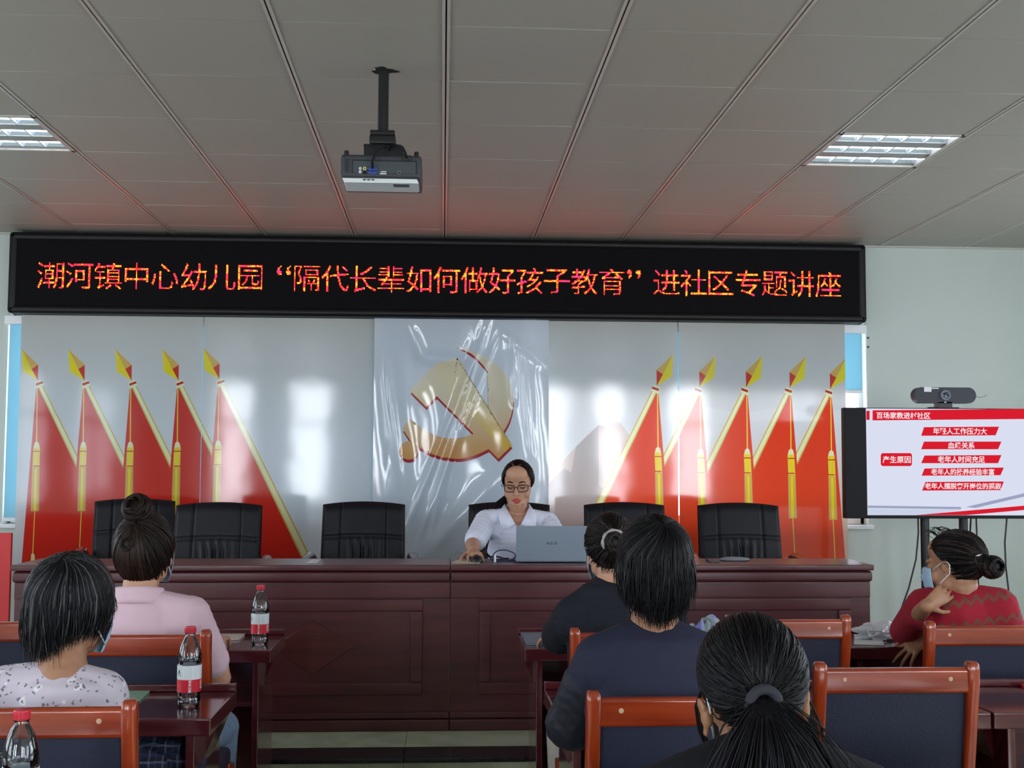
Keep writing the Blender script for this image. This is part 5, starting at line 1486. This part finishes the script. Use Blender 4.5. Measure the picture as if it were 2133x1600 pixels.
def P6():   # ponytail nearest the camera
    hc = at(1566, 1441, 2.02); R = rot(.02, -.12, -.07); Rt = rot(-.05); k = .99
    N = at(1592, 1560, 1.97); C = N+Vector((.0, -.02, -.20)); Pv = Vector((N.x-.0, N.y-.12, .56))
    sh = (N+Vector((-.165, .0, -.085)), N+Vector((.165, .0, -.085)))
    arm = ((N+Vector((-.22, .08, -.26)), Vector((N.x-.08, 2.22, .79))), (N+Vector((.22, .08, -.26)), Vector((N.x+.10, 2.22, .79))))
    hd = (((.2, 1, -.05), (0, 0, 1), 1, .3), ((-.2, 1, -.05), (0, 0, 1), -1, .3))
    P = sitter('woman with a long dark ponytail and face mask, nearest the camera', N, C, Pv, sh, arm, R, Rt, hc, skin_b, k, hands=hd, knee=.28, eo=(.013, -.026))
    dress(P, N, C, Pv, sh, arm, Rt, cloth('black knit', (26, 26, 32)), darkpants, .9, inf=.014, dn=.016, knee=.28)
    H = Hair(hc, R, (.0885, .108, .100), k=k); H.shell(lambda d: cut_face(d, .3, -.78), .955)
    t0 = at(1587, 1462, hc.y-.118); kl = R.transposed() @ (t0-hc)/k-H.hc/k; kd = (kl.x/H.r.x, kl.y/H.r.y, kl.z/H.r.z)
    H.pull(hairline(1700, -.78, .38), kd, 11, .0017, pm=.3, rise=.05, jit=.07)
    for _ in range(1700):
        u, v = random.gauss(0, .40), random.gauss(0, .35); a = random.random()
        o_ = Vector((u*.030, v*.02, v*.016)); e = Vector((u*.078+.004, v*.03, 0))
        ln = random.uniform(.75, 1.05)
        pts = [t0+o_*.5, t0+Vector((.0, -.028, -.004))+o_*.9, t0+Vector((.002, -.044, -.04))+o_*1.3+e*.25, t0+Vector((.004, -.05, -.10))+e*.75+o_, t0+Vector((.006, -.045, -.17))+e*1.05+o_*.7, t0+Vector((.007, -.04, -.17-.12*ln))+e*1.15, t0+Vector((.02, -.04, -.17-.2*ln))+e*1.1]
        for q in pts[3:]: q += Vector((random.gauss(0, .004), random.gauss(0, .004), 0))
        strand(H.b, pts, .0015*random.uniform(.6, 1.3), 1 if random.random() < .35 else 0)
    tb = B(); tb.sweep(t0+Vector((.0, -.006, -.004)), .013, t0+Vector((.003, -.036, -.05)), (.022, .012, .02)); tb.sweep(t0+Vector((.003, -.036, -.05)), (.022, .012, .02), t0+Vector((.006, -.04, -.33)), (.07, .018, .05)); tb.remesh(.006, 3); H.b._add(tb.bm, 0)
    for _ in range(10):                                    # loose locks by the ears
        j = random.gauss(0, .003); strand(H.b, [H.w((-.076, .03, .02)), H.w((-.09+j, .035, -.02)), H.w((-.088+j, .035, -.06)), H.w((-.078+j, .03, -.09)), H.w((-.066+j, .03, -.105))], .0012, 0)
    for _ in range(22):
        j = random.gauss(0, .004); strand(H.b, [H.w((.078, .02, .01)), H.w((.098+j, .02, -.02)), H.w((.106+j*2, .01, -.07)), H.w((.104+j*2, .0, -.11))], .0012, 0)
    P.part('hair', H.b, [hair_k, hair_k2])
    b = B(); ax = (R @ Vector((0, -1, -.18))).normalized(); u = ax.orthogonal().normalized(); v = ax.cross(u)
    b.tube([t0+ax*.012+(u*math.cos(a)+v*math.sin(a))*.023 for a in [2*PI*i/24 for i in range(25)]], .0085, 10)
    P.part('hair_tie', b, mat('hair tie', (44, 44, 54), rough=.8)); mask(P, hc, R, k)
P6()

def P7():   # red zigzag sweater, resting her head on her hand
    hc = at(1988, 1180, 4.22); R = rot(.70, -.08, .05); Rt = rot(.35); k = 1.0
    N = at(2006, 1230, 4.2); C = N+Vector((.02, .0, -.20)); Pv = Vector((N.x+.04, N.y-.01, .57))
    shL = at(1925, 1262, 4.24); shR = at(2088, 1256, 4.16)+Vector((-.01, 0, -.01))
    EL = Vector((at(1880, 1305, 4.5).x, 4.48, .80)); WL = at(1930, 1262, 4.09)
    ER = at(2112, 1345, 4.25); WR = Vector((at(1935, 1330, 4.40).x, 4.40, .792))
    hd = (((.80, .30, .42), (.1, -1, .25), 1, .22, .03, .92), ((-1, -.05, -.60), (0, -.5, 1), 1, .15, .2))
    P = sitter('woman in a red zigzag sweater at the right, chin propped on her hand', N, C, Pv, (shL, shR), ((EL, WL), (ER, WR)), R, Rt, hc, skin_b, k, hands=hd, vox=.004, shw=1.08)
    kn = bpy.data.materials.new('zigzag knit'); kn.use_nodes = True; nt = kn.node_tree; p = nt.nodes['Principled BSDF']; p.inputs['Roughness'].default_value = .9
    tc = nt.nodes.new('ShaderNodeTexCoord'); sp = nt.nodes.new('ShaderNodeSeparateXYZ'); nt.links.new(tc.outputs['Object'], sp.inputs[0])
    def mth(op, a, c=None):
        n = nt.nodes.new('ShaderNodeMath'); n.operation = op
        for i, q in enumerate((a, c)):
            if q is None: continue
            if isinstance(q, (int, float)): n.inputs[i].default_value = q
            else: nt.links.new(q, n.inputs[i])
        return n.outputs[0]
    tri = mth('PINGPONG', mth('MULTIPLY', mth('ADD', sp.outputs[0], mth('MULTIPLY', sp.outputs[1], -.4)), 24.), .5)
    ph = mth('FRACT', mth('ADD', mth('MULTIPLY', mth('ADD', sp.outputs[2], mth('MULTIPLY', sp.outputs[0], -.16)), 13.), mth('MULTIPLY', tri, .55)))
    band = mth('MULTIPLY', mth('GREATER_THAN', ph, .52), mth('LESS_THAN', ph, .74))
    arm_cut = mth('GREATER_THAN', mth('ADD', sp.outputs[0], mth('MULTIPLY', sp.outputs[1], -.35)), -.19)
    band = mth('MULTIPLY', mth('MULTIPLY', band, arm_cut), .8)
    mx = nt.nodes.new('ShaderNodeMix'); mx.data_type = 'RGBA'; nt.links.new(band, mx.inputs[0]); mx.inputs[6].default_value = lin((160, 22, 44))+(1,); mx.inputs[7].default_value = lin((108, 76, 58))+(1,)
    nt.links.new(mx.outputs[2], p.inputs['Base Color'])
    ns = nt.nodes.new('ShaderNodeTexNoise'); ns.inputs['Scale'].default_value = 220; bp = nt.nodes.new('ShaderNodeBump'); bp.inputs['Strength'].default_value = .4; bp.inputs['Distance'].default_value = .004
    nt.links.new(tc.outputs['Object'], ns.inputs[0]); nt.links.new(ns.outputs[0], bp.inputs['Height']); nt.links.new(bp.outputs[0], p.inputs['Normal'])
    dress(P, N, C, Pv, (shL, shR), ((EL, WL), (ER, WR)), Rt, kn, darkpants, 1.62, inf=.014, dn=-.006, shw=1.08, name='sweater', sinf=.016)
    H = Hair(hc, R, (.084, .104, .096), k=k); H.shell(lambda d: cut_face(d, .35, -.80), .96)
    H.pull(hairline(950, -.8, .4), (.0, -1, -.12), 10, .0021, pm=.25, rise=.06)
    for _ in range(34):                                     # flyaway fringe on top
        a = Vector((random.gauss(0, .3), .50+random.gauss(0, .2), .85)); p0 = H.p(a.normalized(), .98); q = R @ Vector((random.gauss(0, .012), .02+random.random()*.02, .02+random.random()*.015))
        strand(H.b, [p0, p0+q*.5, p0+q*.8+R @ Vector((0, .004, .0)), p0+q*.95+R @ Vector((0, .012, -.006)), p0+q*.9+R @ Vector((0, .017, -.016))], .0009, 0)
    H.bun((-.0, -.138, -.005), .040, 190, .0021, .4, axis=(-.35, -.9, .1), flat=.8)
    H.bun((-.02, -.110, .02), .034, 90, .0020, .4, axis=(-.5, -.8, .3), flat=.5)
    P.part('hair', H.b, [hair_k, mat('brown sheen', (48, 33, 26), rough=.42, spec=.3)]); mask(P, hc, R, k)
    b = B().ball(H.w((-.055, -.118, .036)), .0045, 2); b.tube([H.w((-.062, -.112, .034)), H.w((-.045, -.124, .04))], .0025, 6)
    P.part('hair_pin', b, mat('pin', (222, 214, 200), rough=.2, metal=.7))
    def q(x, y, z): return hc+R @ (Vector((x, y, z))*k)
P7()
